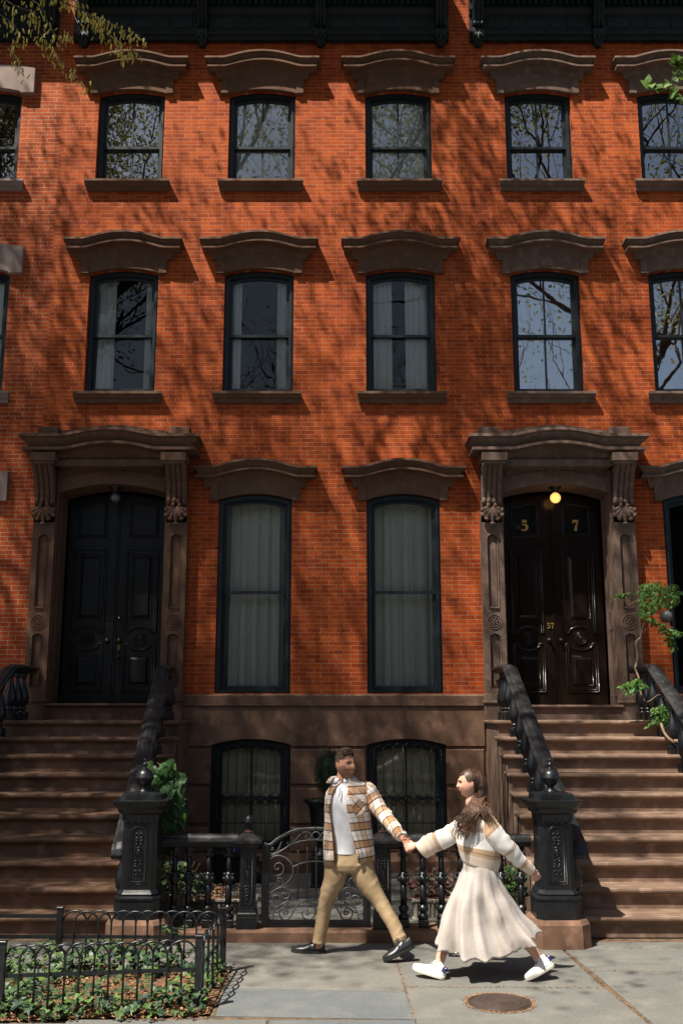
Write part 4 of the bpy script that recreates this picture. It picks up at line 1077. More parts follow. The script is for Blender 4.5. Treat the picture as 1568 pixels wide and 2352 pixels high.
# vine at the left newel
Vz = zoomer(400, 2750, 3.137)
def plant(name, loc, label, cat, lm, leaves, stems, group=None, stem_m='stem', lname='foliage'):
    t = thing(name, loc, label, cat, group)
    mb = MB()
    for a in leaves: leaf(mb, *a)
    mb.build(lname, lm, t)
    if stems:
        mb = MB()
        for pts, r0, r1 in stems:
            c = cr(pts, 4); mb.tube(c, [r0+(r1-r0)*i/(len(c)-1) for i in range(len(c))], 6)
        mb.build('stem', stem_m, t)
    return t
lv = []
def inpoly(px, pz, poly):
    c = False; j = len(poly)-1
    for i in range(len(poly)):
        xi, zi = poly[i]; xj, zj = poly[j]
        if (zi > pz) != (zj > pz) and px < (xj-xi)*(pz-zi)/(zj-zi)+xi: c = not c
        j = i
    return c
def scatter(Z, poly, n, Y0, dy, s0, s1, kind, droop_dir=-1, tilt=.5, seed=1):
    rnd = random.Random(seed); xs = [p[0] for p in poly]; ys = [p[1] for p in poly]; out = []
    cxm = sum(xs)/len(xs); k = 0
    while len(out) < n and k < 100000:
        k += 1; X, Y_ = rnd.uniform(min(xs), max(xs)), rnd.uniform(min(ys), max(ys))
        if not inpoly(X, Y_, poly): continue
        p = Z(X, Y_, Y0+rnd.uniform(-dy, dy)); s = rnd.uniform(s0, s1)
        d = V((rnd.gauss(0, tilt), rnd.gauss(-.3, .3), droop_dir+rnd.gauss(0, tilt*.6))); nn = V((rnd.gauss(0, .4), -1, .7+rnd.gauss(0, .4)))
        out.append((p, d, nn, s, kind))
    return out
lv = scatter(Vz, [(470, 340), (660, 310), (770, 320), (900, 480), (920, 600), (880, 700), (720, 700), (500, 560), (460, 420)], 95, 10.05, .14, .055, .095, 'heart', seed=2)
lv += scatter(Vz, [(720, 700), (880, 700), (930, 880), (890, 1080), (760, 1140), (600, 1080), (570, 950), (680, 860)], 90, 10.12, .12, .055, .10, 'heart', seed=3)
lv += scatter(Vz, [(565, 1060), (600, 1100), (610, 1220), (720, 1240), (750, 1330), (660, 1520), (570, 1560)], 40, 10.12, .1, .05, .085, 'heart', seed=4)
plant('climbing_vine', (-1.6, 10.15, 0), 'tall vine with heart-shaped leaves climbing behind the left newel', 'climbing plant', 'leaf_vine', lv,
      [([V((-1.52, 10.2, 0)), Vz(650, 1500, 10.2), Vz(620, 1200, 10.15), Vz(600, 1000, 10.15), Vz(760, 800, 10.15), Vz(700, 500, 10.1), Vz(600, 350, 10.1)], .011, .004),
       ([V((-1.50, 10.25, 0)), Vz(760, 1560, 10.2), Vz(640, 1330, 10.2), Vz(700, 1050, 10.15), Vz(850, 800, 10.15), Vz(820, 480, 10.1)], .009, .003)])
# box planters
def planter(x0, x1, y0, y1, h, label):
    t = thing('planter_box', ((x0+x1)/2, (y0+y1)/2, 0), label, 'planter', 'fluted stone planters in the courtyard')
    mb = MB(); mb.box(x0+.02, x1-.02, y0+.02, y1-.02, .0, h-.03)
    x = x0+.03
    while x < x1-.03: mb.box(x, x+.02, y0+.005, y0+.0201, .03, h-.04); x += .042
    mb.box(x0+.005, x1-.005, y0+.002, y1, 0, .03, bev=.006); mb.build('box', 'planter', t)
    mb = MB(); mb.box(x0, x1, y0-.005, y0+.035, h-.03, h, bev=.006); mb.box(x0, x1, y1-.03, y1, h-.03, h, bev=.006); mb.box(x0, x0+.03, y0+.035, y1-.03, h-.03, h); mb.box(x1-.03, x1, y0+.035, y1-.03, h-.03, h); mb.build('rim', 'planter', t)
    mb = MB(); mb.box(x0+.03, x1-.03, y0+.035, y1-.03, h-.029, h-.015); mb.build('soil', 'mulch', t)
    return t
planter(-1.58, -.86, 10.72, 11.02, .215, 'pale fluted stone planter behind the left fence, with withered stalks')
planter(.72, 1.22, 10.72, 11.02, .215, 'pale fluted stone planter with pink-leaved plants behind the right fence')
planter(-2.02, -1.62, 10.5, 10.9, .30, 'mossy stone planter beside the left newel, filled with dark ivy')
planter(1.35, 1.85, 10.6, 10.95, .30, 'stone planter holding bright ivy beside the right newel')
def mound(name, cx, cy, z, rx, ry, rz, n, s0, s1, kind, lm, label, cat, seed, stems=True):
    rnd = random.Random(seed); out = []
    for i in range(n):
        a = rnd.uniform(0, 2*pi); b = rnd.random()**.6; t = rnd.uniform(0, 1)
        p = V((cx+rx*b*cos(a), cy+ry*b*sin(a), z+rz*t*(1-.5*b*b)))
        out.append((p, V((cos(a), sin(a)-.4, rnd.uniform(-.6, .5))), V((rnd.gauss(0, .4), -.5, 1)), rnd.uniform(s0, s1), kind))
    st = [([V((cx+.3*rx*cos(k), cy+.3*ry*sin(k), z-.02)), V((cx+.6*rx*cos(k), cy+.6*ry*sin(k), z+rz*.5)), V((cx+.85*rx*cos(k), cy+.8*ry*sin(k), z+rz*.9))], .004, .002) for k in range(0, 12)]
    return plant(name, (cx, cy, z), label, cat, lm, out, st)
mound('withered_plant', -1.14, 10.87, .20, .24, .1, .16, 130, .02, .05, 'oval', 'dryleaf', 'withered rusty plant in the planter left of the gate', 'plant', 5)
mound('coral_bells', .93, 10.87, .20, .30, .16, .32, 320, .03, .06, 'ivy', 'leaf_heu', 'dark red and pink leaved plant in the planter behind the right fence', 'plant', 6)
mound('ivy_plant', -1.72, 10.6, .26, .34, .2, .36, 420, .03, .06, 'ivy', 'leaf_ivy', 'dark bushy ivy in the mossy planter behind the left balusters', 'plant', 7)
mound('ivy_plant', 1.62, 10.72, .24, .26, .18, .36, 360, .035, .065, 'ivy', 'leaf_vine', 'bright green ivy bush beside the right newel, behind the woman', 'plant', 8)
mound('pink_plant', 1.55, 10.95, .42, .2, .1, .30, 140, .02, .045, 'oval', 'leaf_heu', 'faded pink stalks above the bright ivy behind the woman', 'plant', 9)
# urn with clipped shrub
ut = thing('garden_urn', (-.24, 12.8, 0), 'tall black urn on a square pedestal behind the man', 'urn')
mb = MB(); mb.box(-.38, -.10, 12.66, 12.94, 0, .03, bev=.005); mb.box(-.365, -.115, 12.675, 12.925, .03, .31); mb.box(-.385, -.095, 12.655, 12.945, .31, .355, bev=.01); mb.build('pedestal', 'iron', ut)
mb = MB(); mb.lathe([(.11, 0), (.11, .02), (.06, .05), (.045, .12), (.05, .17), (.085, .20), (.11, .25), (.125, .35), (.13, .45), (.15, .56), (.165, .60), (.215, .635), (.225, .655), (.215, .675), (.18, .67), (.16, .62), (.02, .60)], (-.25, 12.8, .355), 36, flute=.03); mb.build('bowl', 'iron', ut)
out = []; rnd = random.Random(4)
for i in range(2600):
    a = rnd.uniform(0, 2*pi); u_ = rnd.uniform(-1, 1); r = sqrt(max(0, 1-u_*u_)); rr = rnd.uniform(.75, 1.04)*(1+.10*noise.noise(V((a*1.5, u_*3, 1))))
    d = V((r*cos(a), r*sin(a), u_)); p = V((-.155, 12.8, 1.345))+V((d.x*.175*rr*(1-.12*u_), d.y*.17*rr, d.z*.30*rr))
    out.append((p, d+rv(.6), d+rv(.5), rnd.uniform(.016, .028), 'oval'))
plant('clipped_shrub', (-.2, 12.8, 1.0), 'dark clipped egg-shaped boxwood growing in the black urn', 'shrub', 'leaf_box', out, [([V((-.2, 12.8, .95)), V((-.18, 12.8, 1.1)), V((-.16, 12.8, 1.35))], .014, .008)])
t = MB(); t.ellip((-.155, 12.8, 1.345), V((.135, 0, 0)), V((0, .13, 0)), V((0, 0, .24)), 14, 10)
o = t.build('inner_twigs', 'leaf_box', bpy.data.objects['clipped_shrub'])
mb = MB(); 
for i in range(160): a = random.uniform(0, 6.28); r = random.uniform(0, .17); leaf(mb, (-.25+r*cos(a), 12.8+r*sin(a), 1.0+random.uniform(0, .03)), rv(1), (0, 0, 1), .03, 'oval')
o = mb.build('urn_moss', 'leaf_wist'); o['kind'] = 'stuff'; o['label'] = 'yellow green moss on the soil of the urn'
# dustbin with bags and number plate
bt = thing('dustbin', (-1.45, 13.1, 0), 'black wheeled bin with a blue 59 plate under the left basement window', 'bin')
mb = MB(); mb.rings([chs(-1.42, 13.15, 0, .20, .03), chs(-1.42, 13.15, .33, .23, .03)], True, False); mb.build('body', 'door59', bt)
mb = MB(); mb.rings([chs(-1.42, 13.13, .33, .245, .04), chs(-1.42, 13.13, .36, .25, .04), chs(-1.42, 13.13, .385, .20, .04)], True, False); mb.build('lid', 'iron', bt)
mb = MB(); mb.box(-1.44, -1.26, 12.86, 12.87, .385, .46, bev=.002); pl = mb.build('number_plate', 'bluepl', bt); digits('59', -1.35, .423, .055, 12.853, 'white', pl, 'number', .9, th=.004)
mb = MB(); rnd = random.Random(3)
mb.lathe([(.02, 0), (.16, .01), (.19, .08), (.18, .16), (.12, .22), (.04, .25), (.05, .29), (.01, .30)], (-1.08, 13.15, 0), 18)
mb.v = [tuple(V(p)+V((1, 1, 1))*.02*noise.noise(V(p)*14)) for p in mb.v]
tag(mb.build('rubbish_bag', 'door57', None, loc=(-1.08, 13.15, 0)), 'shiny black rubbish bag beside the bin in the courtyard', 'bag')
# wisteria at the right edge
Wz = zoomer(2300, 2100, 3.36)
def spray(Z, pts, Y, n, s, out, rnd):
    c = cr([Z(x, y, Y) for x, y in pts], 8)
    for i in range(n):
        p = c[int(i/n*(len(c)-1))]
        for sd in (-1, 1):
            d = V((sd*rnd.uniform(.4, 1), rnd.gauss(-.2, .4), rnd.uniform(-.9, -.1))); out.append((p+rv(.01), d, V((0, -.7, 1))+rv(.3), s*rnd.uniform(.7, 1.2), 'oval'))
    return c
out = []; sts = []; rnd = random.Random(12)
out += scatter(Wz, [(500, 1860), (620, 1840), (760, 1870), (870, 1930), (870, 2130), (700, 2190), (640, 2080), (560, 2010), (470, 2100), (460, 2060), (560, 1960)], 230, 12.65, .15, .035, .06, 'oval', tilt=.9, droop_dir=-.5, seed=22)
out += scatter(Wz, [(110, 1560), (250, 1490), (330, 1500), (400, 1600), (390, 1640), (260, 1640), (190, 1680)], 90, 12.95, .10, .035, .055, 'oval', tilt=.9, droop_dir=-.5, seed=23)
blob = scatter(Wz, [(310, 320), (420, 290), (560, 270), (640, 320), (760, 400), (820, 420), (800, 560), (700, 600), (560, 600), (480, 690), (360, 720), (280, 660), (330, 600), (330, 480)], 800, 13.2, .28, .035, .065, 'oval', tilt=.9, droop_dir=-.5, seed=21)
out += blob
for pts, n in (([(700, 320), (740, 310), (780, 320)], 6), ([(720, 420), (780, 400), (830, 400)], 8), ([(60, 430), (130, 430), (215, 400)], 9), ([(440, 730), (500, 760), (560, 800), (680, 800)], 14), ([(610, 850), (700, 870), (800, 900), (870, 950)], 16), ([(620, 880), (690, 970), (740, 1060), (770, 1130)], 16),
               ([(110, 1580), (200, 1570), (290, 1500), (330, 1560), (400, 1610)], 18), ([(190, 1670), (240, 1620), (300, 1600)], 8), ([(520, 1880), (600, 1880), (700, 1870), (800, 1940)], 20), ([(540, 1950), (640, 1920), (740, 1890)], 16), ([(450, 2090), (520, 2020), (600, 1990), (680, 1960)], 14), ([(680, 2150), (760, 2100), (860, 2060)], 16), ([(700, 2180), (800, 2130), (870, 2150)], 16)):
    c = spray(Wz, pts, 13.0 if pts[0][1] < 1400 else 12.7, n, .085, out, rnd); sts.append((c[::4] if len(c) > 8 else c, .004, .002))
sts += [([Wz(270, 1370, 13.3), Wz(300, 1230, 13.4), Wz(285, 1040, 13.4), Wz(345, 965, 13.4), Wz(300, 850, 13.4), Wz(220, 660, 13.3), Wz(130, 500, 13.2), Wz(90, 430, 13.2)], .016, .005),
        ([Wz(350, 960, 13.4), Wz(370, 840, 13.35), Wz(420, 700, 13.3), Wz(480, 560, 13.2), Wz(560, 420, 13.2)], .014, .005),
        ([Wz(360, 930, 13.4), Wz(420, 870, 13.3), Wz(500, 830, 13.2), Wz(620, 820, 13.1), Wz(760, 860, 13.0)], .010, .004),
        ([Wz(220, 560, 13.3), Wz(330, 480, 13.3), Wz(420, 400, 13.2)], .008, .004), ([Wz(510, 380, 13.2), Wz(520, 480, 13.2), Wz(500, 640, 13.2)], .008, .004),
        ([Wz(330, 1560, 13.0), Wz(350, 1700, 12.8), Wz(430, 1790, 12.7), Wz(600, 1700, 12.7), Wz(740, 1950, 12.6)], .010, .006),
        ([Wz(270, 1370, 13.3), Wz(320, 1500, 13.1), Wz(340, 1660, 12.9)], .013, .010),
        ([Wz(595, 2060, 12.5), Wz(650, 2200, 12.4), Wz(760, 2300, 12.3), Wz(880, 2350, 12.2), V((4.5, 11.2, .9)), V((4.6, 10.6, 0))], .016, .022)]
plant('wisteria', (4.6, 10.6, 0), 'young green wisteria winding over the railing at the right edge', 'climbing plant', 'leaf_wist', out, sts)
# round fixture on the wall beside the wisteria
t = MB(); c = Wz(655, 715, 13.86); t.lathe([(.09, -.02), (.09, .01)], (0, 0, 0), 14); t.ball((0, 0, .05), .085, 14); t.v = [(c.x+a, c.y-z_, c.z+b) for a, b, z_ in t.v]
tag(t.build('wall_lamp', 'lamp_off', None, loc=c), 'dark round wall lamp just above the trailing wisteria', 'lamp')

# ------------------------------------------------------------------ street trees
def inview(p, m=60):
    if p.y < .5: return False
    k = p.y*cos(PITCH)+(p.z-HC)*sin(PITCH)
    u = p.x/k*FP; v = ((p.z-HC)*cos(PITCH)-p.y*sin(PITCH))/k*FP
    return abs(u) < 784+m and abs(v) < 1176+m
def tree(base, H, lean, seed, lm, label, n_leaf, leafs=.09, trunk_r=.26, cdir=(0, 0), first=.32, spread=1.0, extra=None, twig=2.0, cy=None):
    rnd = random.Random(seed); t = thing('street_tree', base, label, 'tree', 'street trees shading the house fronts')
    wood = MB(); tips = []
    def grow(p, d, ln, r, lvl):
        n = 6; pts = [p]; q = V(p); dd = V(d)
        for i in range(n):
            dd = (dd+V((rnd.gauss(0, .10), rnd.gauss(0, .10), rnd.gauss(.03, .06)))*(1+lvl*.35)).normalized(); q = q+dd*(ln/n)
            if cy and (q.y > cy[1] or q.y < cy[0]): dd.y *= -.5
            if inview(q): break
            pts.append(V(q))
            if lvl >= 3: tips.append((V(q), V(dd), lvl))
        if len(pts) < 2: return
        cut = len(pts) < n+1; n = len(pts)-1; r1 = r*(.62 if lvl else .7)
        wood.tube(pts, [r+(r1-r)*i/n for i in range(n+1)], 10 if lvl < 2 else 6 if lvl < 4 else 4)
        if lvl >= 5 or cut: return
        k = 5 if lvl == 0 else 4 if lvl < 4 else 3
        for j in range(k):
            a = rnd.uniform(0, 2*pi) if lvl else 2*pi*j/k+rnd.uniform(-.4, .4); b = rnd.uniform(.35, .85)*spread
            s = V((cos(a), sin(a), 0)); s = (s-dd*s.dot(dd)).normalized()
            nd = (dd*cos(b)+s*sin(b)+V((cdir[0], cdir[1], 0))*.12).normalized()
            st = pts[-1] if j < 2 or lvl == 0 else pts[rnd.randint(2, n-1)]
            grow(st, nd, ln*rnd.uniform(.62, .82) if lvl else H*.26*rnd.uniform(.8, 1.15), r1*(.72 if j else .85), lvl+1)
    grow(V(base), V((*lean, 1)).normalized(), H*first, trunk_r, 0)
    wood.build('trunk', 'bark', t)
    mb = MB()
    cl = [tips[rnd.randrange(len(tips))] for _ in range(n_leaf//55)]
    for i in range(n_leaf):
        p, d, l = cl[rnd.randrange(len(cl))] if i % 5 else tips[rnd.randrange(len(tips))]
        q = p+V((rnd.gauss(0, .36), rnd.gauss(0, .36), rnd.gauss(-.05, .30)))
        if inview(q, 20): continue
        s_ = leafs*rnd.uniform(.6, 1.4); a_ = rv(1).normalized()*s_*.5; b_ = a_.cross(rv(1)).normalized()*s_*.30
        mb.add([q-a_, q+b_, q+a_, q-b_], [(0, 1, 2, 3)])
    k0 = len(mb.f)
    if extra: extra(mb, rnd, t)
    for i in range(k0, len(mb.f)): mb.mi[i] = 1
    mb.build('crown', ['leaf_shade', lm], t)
    print('TREE', label[:20], 'tips', len(tips), min(p.x for p, _, _ in tips), max(p.x for p, _, _ in tips), min(p.y for p, _, _ in tips), max(p.y for p, _, _ in tips), min(p.z for p, _, _ in tips), max(p.z for p, _, _ in tips))
    return t
Tz = zoomer(0, 0, 1.225)
def hang_left(mb, rnd, t):
    w = MB(); Y = 8.6
    for pts in ([(-60, -60), (60, 20), (150, 60), (190, 160), (240, 240), (330, 330), (410, 400)], [(150, -60), (300, 10), (430, 70), (520, 110), (600, 150), (650, 160)], [(-60, 40), (40, 90), (90, 160), (60, 240), (110, 330)],
                [(230, -40), (340, 0), (400, 60), (470, 90)], [(40, -60), (180, 20), (220, 110), (280, 180), (320, 160)], [(430, 70), (470, 130), (520, 180), (560, 230), (620, 240)]):
        c = cr([Tz(x, y, Y+rnd.uniform(-.2, .2)) for x, y in pts], 8); w.tube(c, [.007-.004*i/len(c) for i in range(len(c))], 5)
        for i in range(len(c)*5):
            p = c[rnd.randrange(len(c))]; 
            if rnd.random() < .5: continue
            leaf(mb, p+V((rnd.gauss(0, .035), rnd.gauss(0, .05), rnd.gauss(-.02, .03))), V((rnd.gauss(0, .4), rnd.gauss(0, .3), -1)), V((rnd.gauss(0, .5), -1, .5)), rnd.uniform(.035, .075), 'catkin')
    w.build('twig', 'bark', t)
Rz = zoomer(1280, 0, 1.225)
def hang_right(mb, rnd, t):
    w = MB(); Y = 8.6
    for pts in ([(1700, 150), (1600, 290), (1540, 330), (1525, 420), (1535, 470)], [(1620, 330), (1530, 370), (1450, 400), (1400, 380)], [(1700, 250), (1560, 270), (1520, 290)]):
        c = cr([Rz(x, y, Y) for x, y in pts], 8); w.tube(c, [.006-.003*i/len(c) for i in range(len(c))], 5)
        for i in range(30):
            p = c[rnd.randrange(len(c))]; leaf(mb, p+V((rnd.gauss(0, .02), 0, rnd.gauss(0, .02))), V((rnd.gauss(0, .8), rnd.gauss(0, .3), rnd.gauss(.2, .7))), V((rnd.gauss(0, .5), -1, .5)), rnd.uniform(.05, .10), 'heart')
    w.build('twig', 'bark', t)
tree((-5.6, 7.9, 0), 24, (-.02, .0), 5, 'leaf_tree', 'tall street tree whose yellow catkin twigs hang in at the top left', 95000, .10, cdir=(0, .0), extra=hang_left, cy=(3.5, 10.5))
tree((5.4, 7.0, 0), 19, (.0, -.02), 11, 'leaf_tree2', 'street tree whose small green-leaved twig enters at the top right', 16000, .09, extra=hang_right, trunk_r=.2, cy=(2.5, 10))
tree((-13.5, 7.6, 0), 21, (.05, .0), 8, 'leaf_tree', 'farther street tree down the pavement beyond the left edge', 22000, .10, cy=(3.5, 10.5))
tree((0.5, -7.5, 0), 17, (.0, .0), 21, 'leaf_tree2', 'street tree on the far pavement, seen only mirrored in the windows', 5000, .10)

# ------------------------------------------------------------------ houses over the road (seen in the window reflections)
M['opp'] = mat('dark_stone_front', (.05, .05, .045), (.03, .03, .028), scale=2, rough=.9)
def opposite(x, i):
    t = thing('townhouse', (x+3.2, -14, 0), ['first', 'second', 'third', 'fourth', 'fifth', 'sixth'][i]+' brick house across the road, counted from the left, mirrored in windows', 'house', 'houses across the road')
    H = 11.5+.5*sin(i*2.1)
    hl = []
    for c in (1.2, 3.2, 5.2):
        for z in (1.0, 4.3, 7.6): hl.append([(x+c-.5, z), (x+c+.5, z), (x+c+.5, z+2), (x+c-.5, z+2)])
    mb = MB(); mb.box(x, x+6.4, -22, -14.2, 0, H); mb.build('wall', 'opp', t)
    mb = MB(); mb.box(x, x+6.4, -14.199, -13.7, H-.7, H+.05); mb.build('cornice', 'cornice', t)
    for p in hl:
        mb = MB(); mb.box(p[0][0], p[1][0], -14.199, -14.15, p[0][1], p[2][1]); mb.box(p[0][0]-.1, p[1][0]+.1, -14.199, -14.05, p[2][1], p[2][1]+.2); mb.build('window', 'frame', t)
for i in range(6): opposite(-19.2+6.4*i, i)
# ------------------------------------------------------------------ people
def fold_noise(p, s, seed): return noise.noise(V((p[0]*s[0]+seed, p[1]*s[1]-seed, p[2]*s[2]+2*seed)))
def uvmat(name, build, rough=.9, bumps=((220, .4, .002),), spec=.15, sheen=.3):
    m, nt, b = _nodes(name); uv = N(nt, 'ShaderNodeUVMap'); s = N(nt, 'ShaderNodeSeparateXYZ'); L(nt, uv.outputs[0], s.inputs[0])
    L(nt, build(nt, s.outputs[0], s.outputs[1], uv.outputs[0]), b.inputs['Base Color'])
    b.inputs['Roughness'].default_value = rough; b.inputs['Specular IOR Level'].default_value = spec; b.inputs['Sheen Weight'].default_value = sheen
    co = N(nt, 'ShaderNodeTexCoord').outputs['Object']; prev = None
    for (sc, st, d) in bumps: prev = bump(nt, b, noi(nt, co, sc, 4), st, d, prev)
    return m
def math_(nt, op, a, b=0):
    n = N(nt, 'ShaderNodeMath', operation=op)
    for i, v in enumerate((a, b)):
        if isinstance(v, bpy.types.NodeSocket): L(nt, v, n.inputs[i])
        else: n.inputs[i].default_value = v
    return n.outputs[0]
def plaid(nt, u, v, uv):
    W_, T, D, T2 = (.82, .80, .77), (.52, .35, .22), (.13, .08, .06), (.66, .55, .45)
    def band(x, P, off):
        f = math_(nt, 'FRACT', math_(nt, 'ADD', math_(nt, 'DIVIDE', x, P), off))
        return ramp(nt, f, [(0, D), (.07, T), (.42, D), (.49, W_), (.70, T2), (.76, W_)], 'CONSTANT').outputs[0]
    def band2(x, P, off):
        f = math_(nt, 'FRACT', math_(nt, 'ADD', math_(nt, 'DIVIDE', x, P), off))
        return ramp(nt, f, [(0, (.5, .38, .32)), (.07, (.86, .68, .52)), (.42, (.5, .38, .32)), (.49, (1, 1, 1)), (.76, (.8, .7, .64)), (.82, (1, 1, 1))], 'CONSTANT').outputs[0]
    c = mixc(nt, 1, band(v, .155, .2), band2(u, .135, .1), 'MULTIPLY')
    return mixc(nt, .3, c, ramp(nt, noi(nt, uv, 60, 3), [(.3, (.8, .8, .8)), (.7, (1, 1, 1))]).outputs[0], 'MULTIPLY')
M['plaid'] = uvmat('brown_plaid_wool', plaid)
def bands(stops):
    return lambda nt, u, v, uv: ramp(nt, v, stops, 'CONSTANT').outputs[0]
CREAM, TAN, BEIGE, BROWN = (.83, .81, .77), (.52, .35, .22), (.68, .57, .46), (.30, .17, .10)
M['knit_body'] = uvmat('striped_knit', bands([(0, BEIGE), (.10, TAN), (.125, BROWN), (.132, TAN), (.165, CREAM), (.30, TAN), (.308, BEIGE), (.318, TAN), (.326, CREAM), (.395, BROWN), (.40, TAN), (.50, (.60, .44, .30)), (.515, TAN), (.60, (.58, .45, .33))]), bumps=((260, .5, .003), (60, .2, .003)))
M['knit_sleeve'] = uvmat('striped_knit_sleeve', bands([(0, TAN), (.05, CREAM), (.22, TAN), (.228, BEIGE), (.24, TAN), (.248, CREAM), (.385, BROWN), (.39, TAN), (.42, BEIGE), (.9, BEIGE)]), bumps=((260, .5, .003), (60, .2, .003)))
M['white_knit'] = mat('white_knit', (.80, .81, .86), (.74, .75, .80), scale=60, rough=.9, spec=.15, bumps=((300, .4, .002), (14, .35, .012)), sheen=.1)
M['chino'] = mat('khaki_cotton', (.41, .295, .175), (.35, .25, .145), scale=15, rough=.85, spec=.2, bumps=((300, .3, .002), (9, .3, .012)))
M['satin'] = mat('champagne_satin', (.49, .44, .40), (.42, .375, .34), scale=4, rough=.27, spec=.5, bumps=((9, .25, .02),), sheen=.1)
M['skin_m'] = mat('skin_warm', (.56, .29, .19), (.50, .24, .15), scale=18, rough=.5, spec=.35, bumps=((200, .1, .001),))
M['skin_w'] = mat('skin_fair', (.66, .38, .28), (.60, .32, .22), scale=18, rough=.48, spec=.35, bumps=((200, .1, .001),))
for k in ('skin_m', 'skin_w'):
    b_ = M[k].node_tree.nodes['Principled BSDF']; b_.inputs['Subsurface Weight'].default_value = .15; b_.inputs['Subsurface Radius'].default_value = (.01, .004, .002); b_.inputs['Subsurface Scale'].default_value = .6
M['hair_m'] = mat('dark_brown_hair', (.055, .032, .020), (.12, .075, .045), scale=90, rough=.55, spec=.4, bumps=((160, .9, .006),), stretch=(1, 1, .5))
M['beard'] = mat('short_beard', (.20, .09, .055), (.34, .17, .10), scale=140, rough=.75, bumps=((260, .6, .002),), lo=.4, hi=.6)
M['hair_w'] = mat('long_brown_hair', (.040, .021, .013), (.135, .066, .036), scale=22, rough=.42, spec=.3, bumps=((40, .35, .003),), stretch=(3, 3, .5))
M['hair_ws'] = mat('sleek_brown_hair', (.030, .016, .010), (.10, .052, .030), scale=9, rough=.46, spec=.35, stretch=(6, 6, .8), lo=.42, hi=.62)
M['blackleather'] = mat('black_leather', (.012, .013, .016), (.02, .022, .026), scale=20, rough=.35, spec=.5, bumps=((60, .2, .003),))
M['blacksole'] = mat('black_rubber', (.015, .018, .018), rough=.6)
M['whiteleather'] = mat('white_leather', (.80, .81, .83), (.74, .75, .77), scale=20, rough=.5, spec=.4, bumps=((60, .2, .003),))
M['creamsole'] = mat('cream_sole', (.76, .72, .64), (.66, .62, .54), scale=30, rough=.7)
M['navy'] = mat('navy_tab', (.02, .02, .12), rough=.5)
M['sock'] = mat('white_sock', (.8, .8, .82), rough=.95)
M['lip'] = mat('lips', (.50, .13, .11), rough=.4)
M['lip_m'] = mat('dark_lips', (.34, .11, .085), rough=.5)  # darker lip colour for the man
M['teeth'] = mat('teeth', (.85, .82, .76), rough=.25)
M['dark'] = mat('dark_brown', (.03, .02, .015), rough=.6)

def lring(mb, rings, m_uv=None, thick=0, smooth=True):
    """open-seam loft: list of (points, us, v); thick -> inner layer"""
    n = len(rings[0][0])
    if not thick:
        b = mb.rings([r[0] for r in rings], False, smooth, closed=False)
        for i, (p, us, v) in enumerate(rings):
            for j in range(n): mb.uv[b+i*n+j] = (us[j], v)
    else:
        R = []
        for p, us, v in rings:
            c = sum((V(q) for q in p), V((0, 0, 0)))/n
            R.append([V(q) for q in p]+[V(q)+(c-V(q)).normalized()*thick for q in reversed(p)])
        b = mb.rings(R, False, smooth, closed=True)
        for i0 in (0, (len(R)-1)*2*n):
            for j in range(n-1):
                mb.f.append((b+i0+j, b+i0+j+1, b+i0+2*n-2-j, b+i0+2*n-1-j)); mb.sm.append(False); mb.mi.append(0)
        for i, (p, us, v) in enumerate(rings):
            for j in range(n): mb.uv[b+i*2*n+j] = (us[j], v); mb.uv[b+i*2*n+2*n-1-j] = (us[j], v)
def limb(mb, pts, rad, n=20, k=6, amp=0, fs=(20, 20, 20), seed=1, v0=0, flat=1.0, cap=True, wrinkle=None, thick=0):
    """tapered limb through pts; folds by noise; returns nothing"""
    P = cr(pts, k); Rr = cr([V((r, 0, 0)) for r in rad], k); L_ = 0; rings = []
    for i, p in enumerate(P):
        t = (P[min(i+1, len(P)-1)]-P[max(i-1, 0)]).normalized()
        b = V((0, -1, 0)); b = (b-t*b.dot(t)).normalized(); a = b.cross(t)
        if i: L_ += (P[i]-P[i-1]).length
        r = Rr[i].x; ring = []; us = []
        for j in range(n+1):
            ph = -pi/2+2*pi*(j % n)/n
            e = r
            if amp:
                q = p+a*(r*cos(ph))+b*(r*sin(ph))
                e += amp*fold_noise((t.dot(q)*1.0, ph*.35, L_), (fs[0], 1.6, fs[2]), seed)
            if wrinkle: e += wrinkle(L_, ph)
            ring.append(p+a*(e*cos(ph))+b*(e*flat*sin(ph))); us.append(r*2*pi*j/n)
        rings.append((ring, us, v0+L_))
    if cap:
        c0 = P[0]; c1 = P[-1]
        rings = [([c0+(q-c0)*.05 for q in rings[0][0]], rings[0][1], v0)]+rings+[([c1+(q-c1)*.05 for q in rings[-1][0]], rings[-1][1], rings[-1][2])]
    lring(mb, rings, thick=thick)
    return L_
def trow(Z, y, xl, xr, Yc, b, ph0=0, ph1=2*pi, n=40, sup=.85, tilt=0, yaw=0):
    A_, B_ = Z(xl, y, Yc), Z(xr, y, Yc); c = (A_+B_)/2; a = (B_-A_).length/2; pts = []; us = []
    for j in range(n+1):
        ph = ph0+(ph1-ph0)*j/n
        cx_, sx_ = cos(ph), sin(ph)
        x = math.copysign(abs(cx_)**sup, cx_)*a; y_ = -math.copysign(abs(sx_)**sup, sx_)*b
        pts.append(V((c.x+x, Yc+y_, c.z+tilt*x))); us.append(ph*.5*(a+b))
    return pts, us, c.z
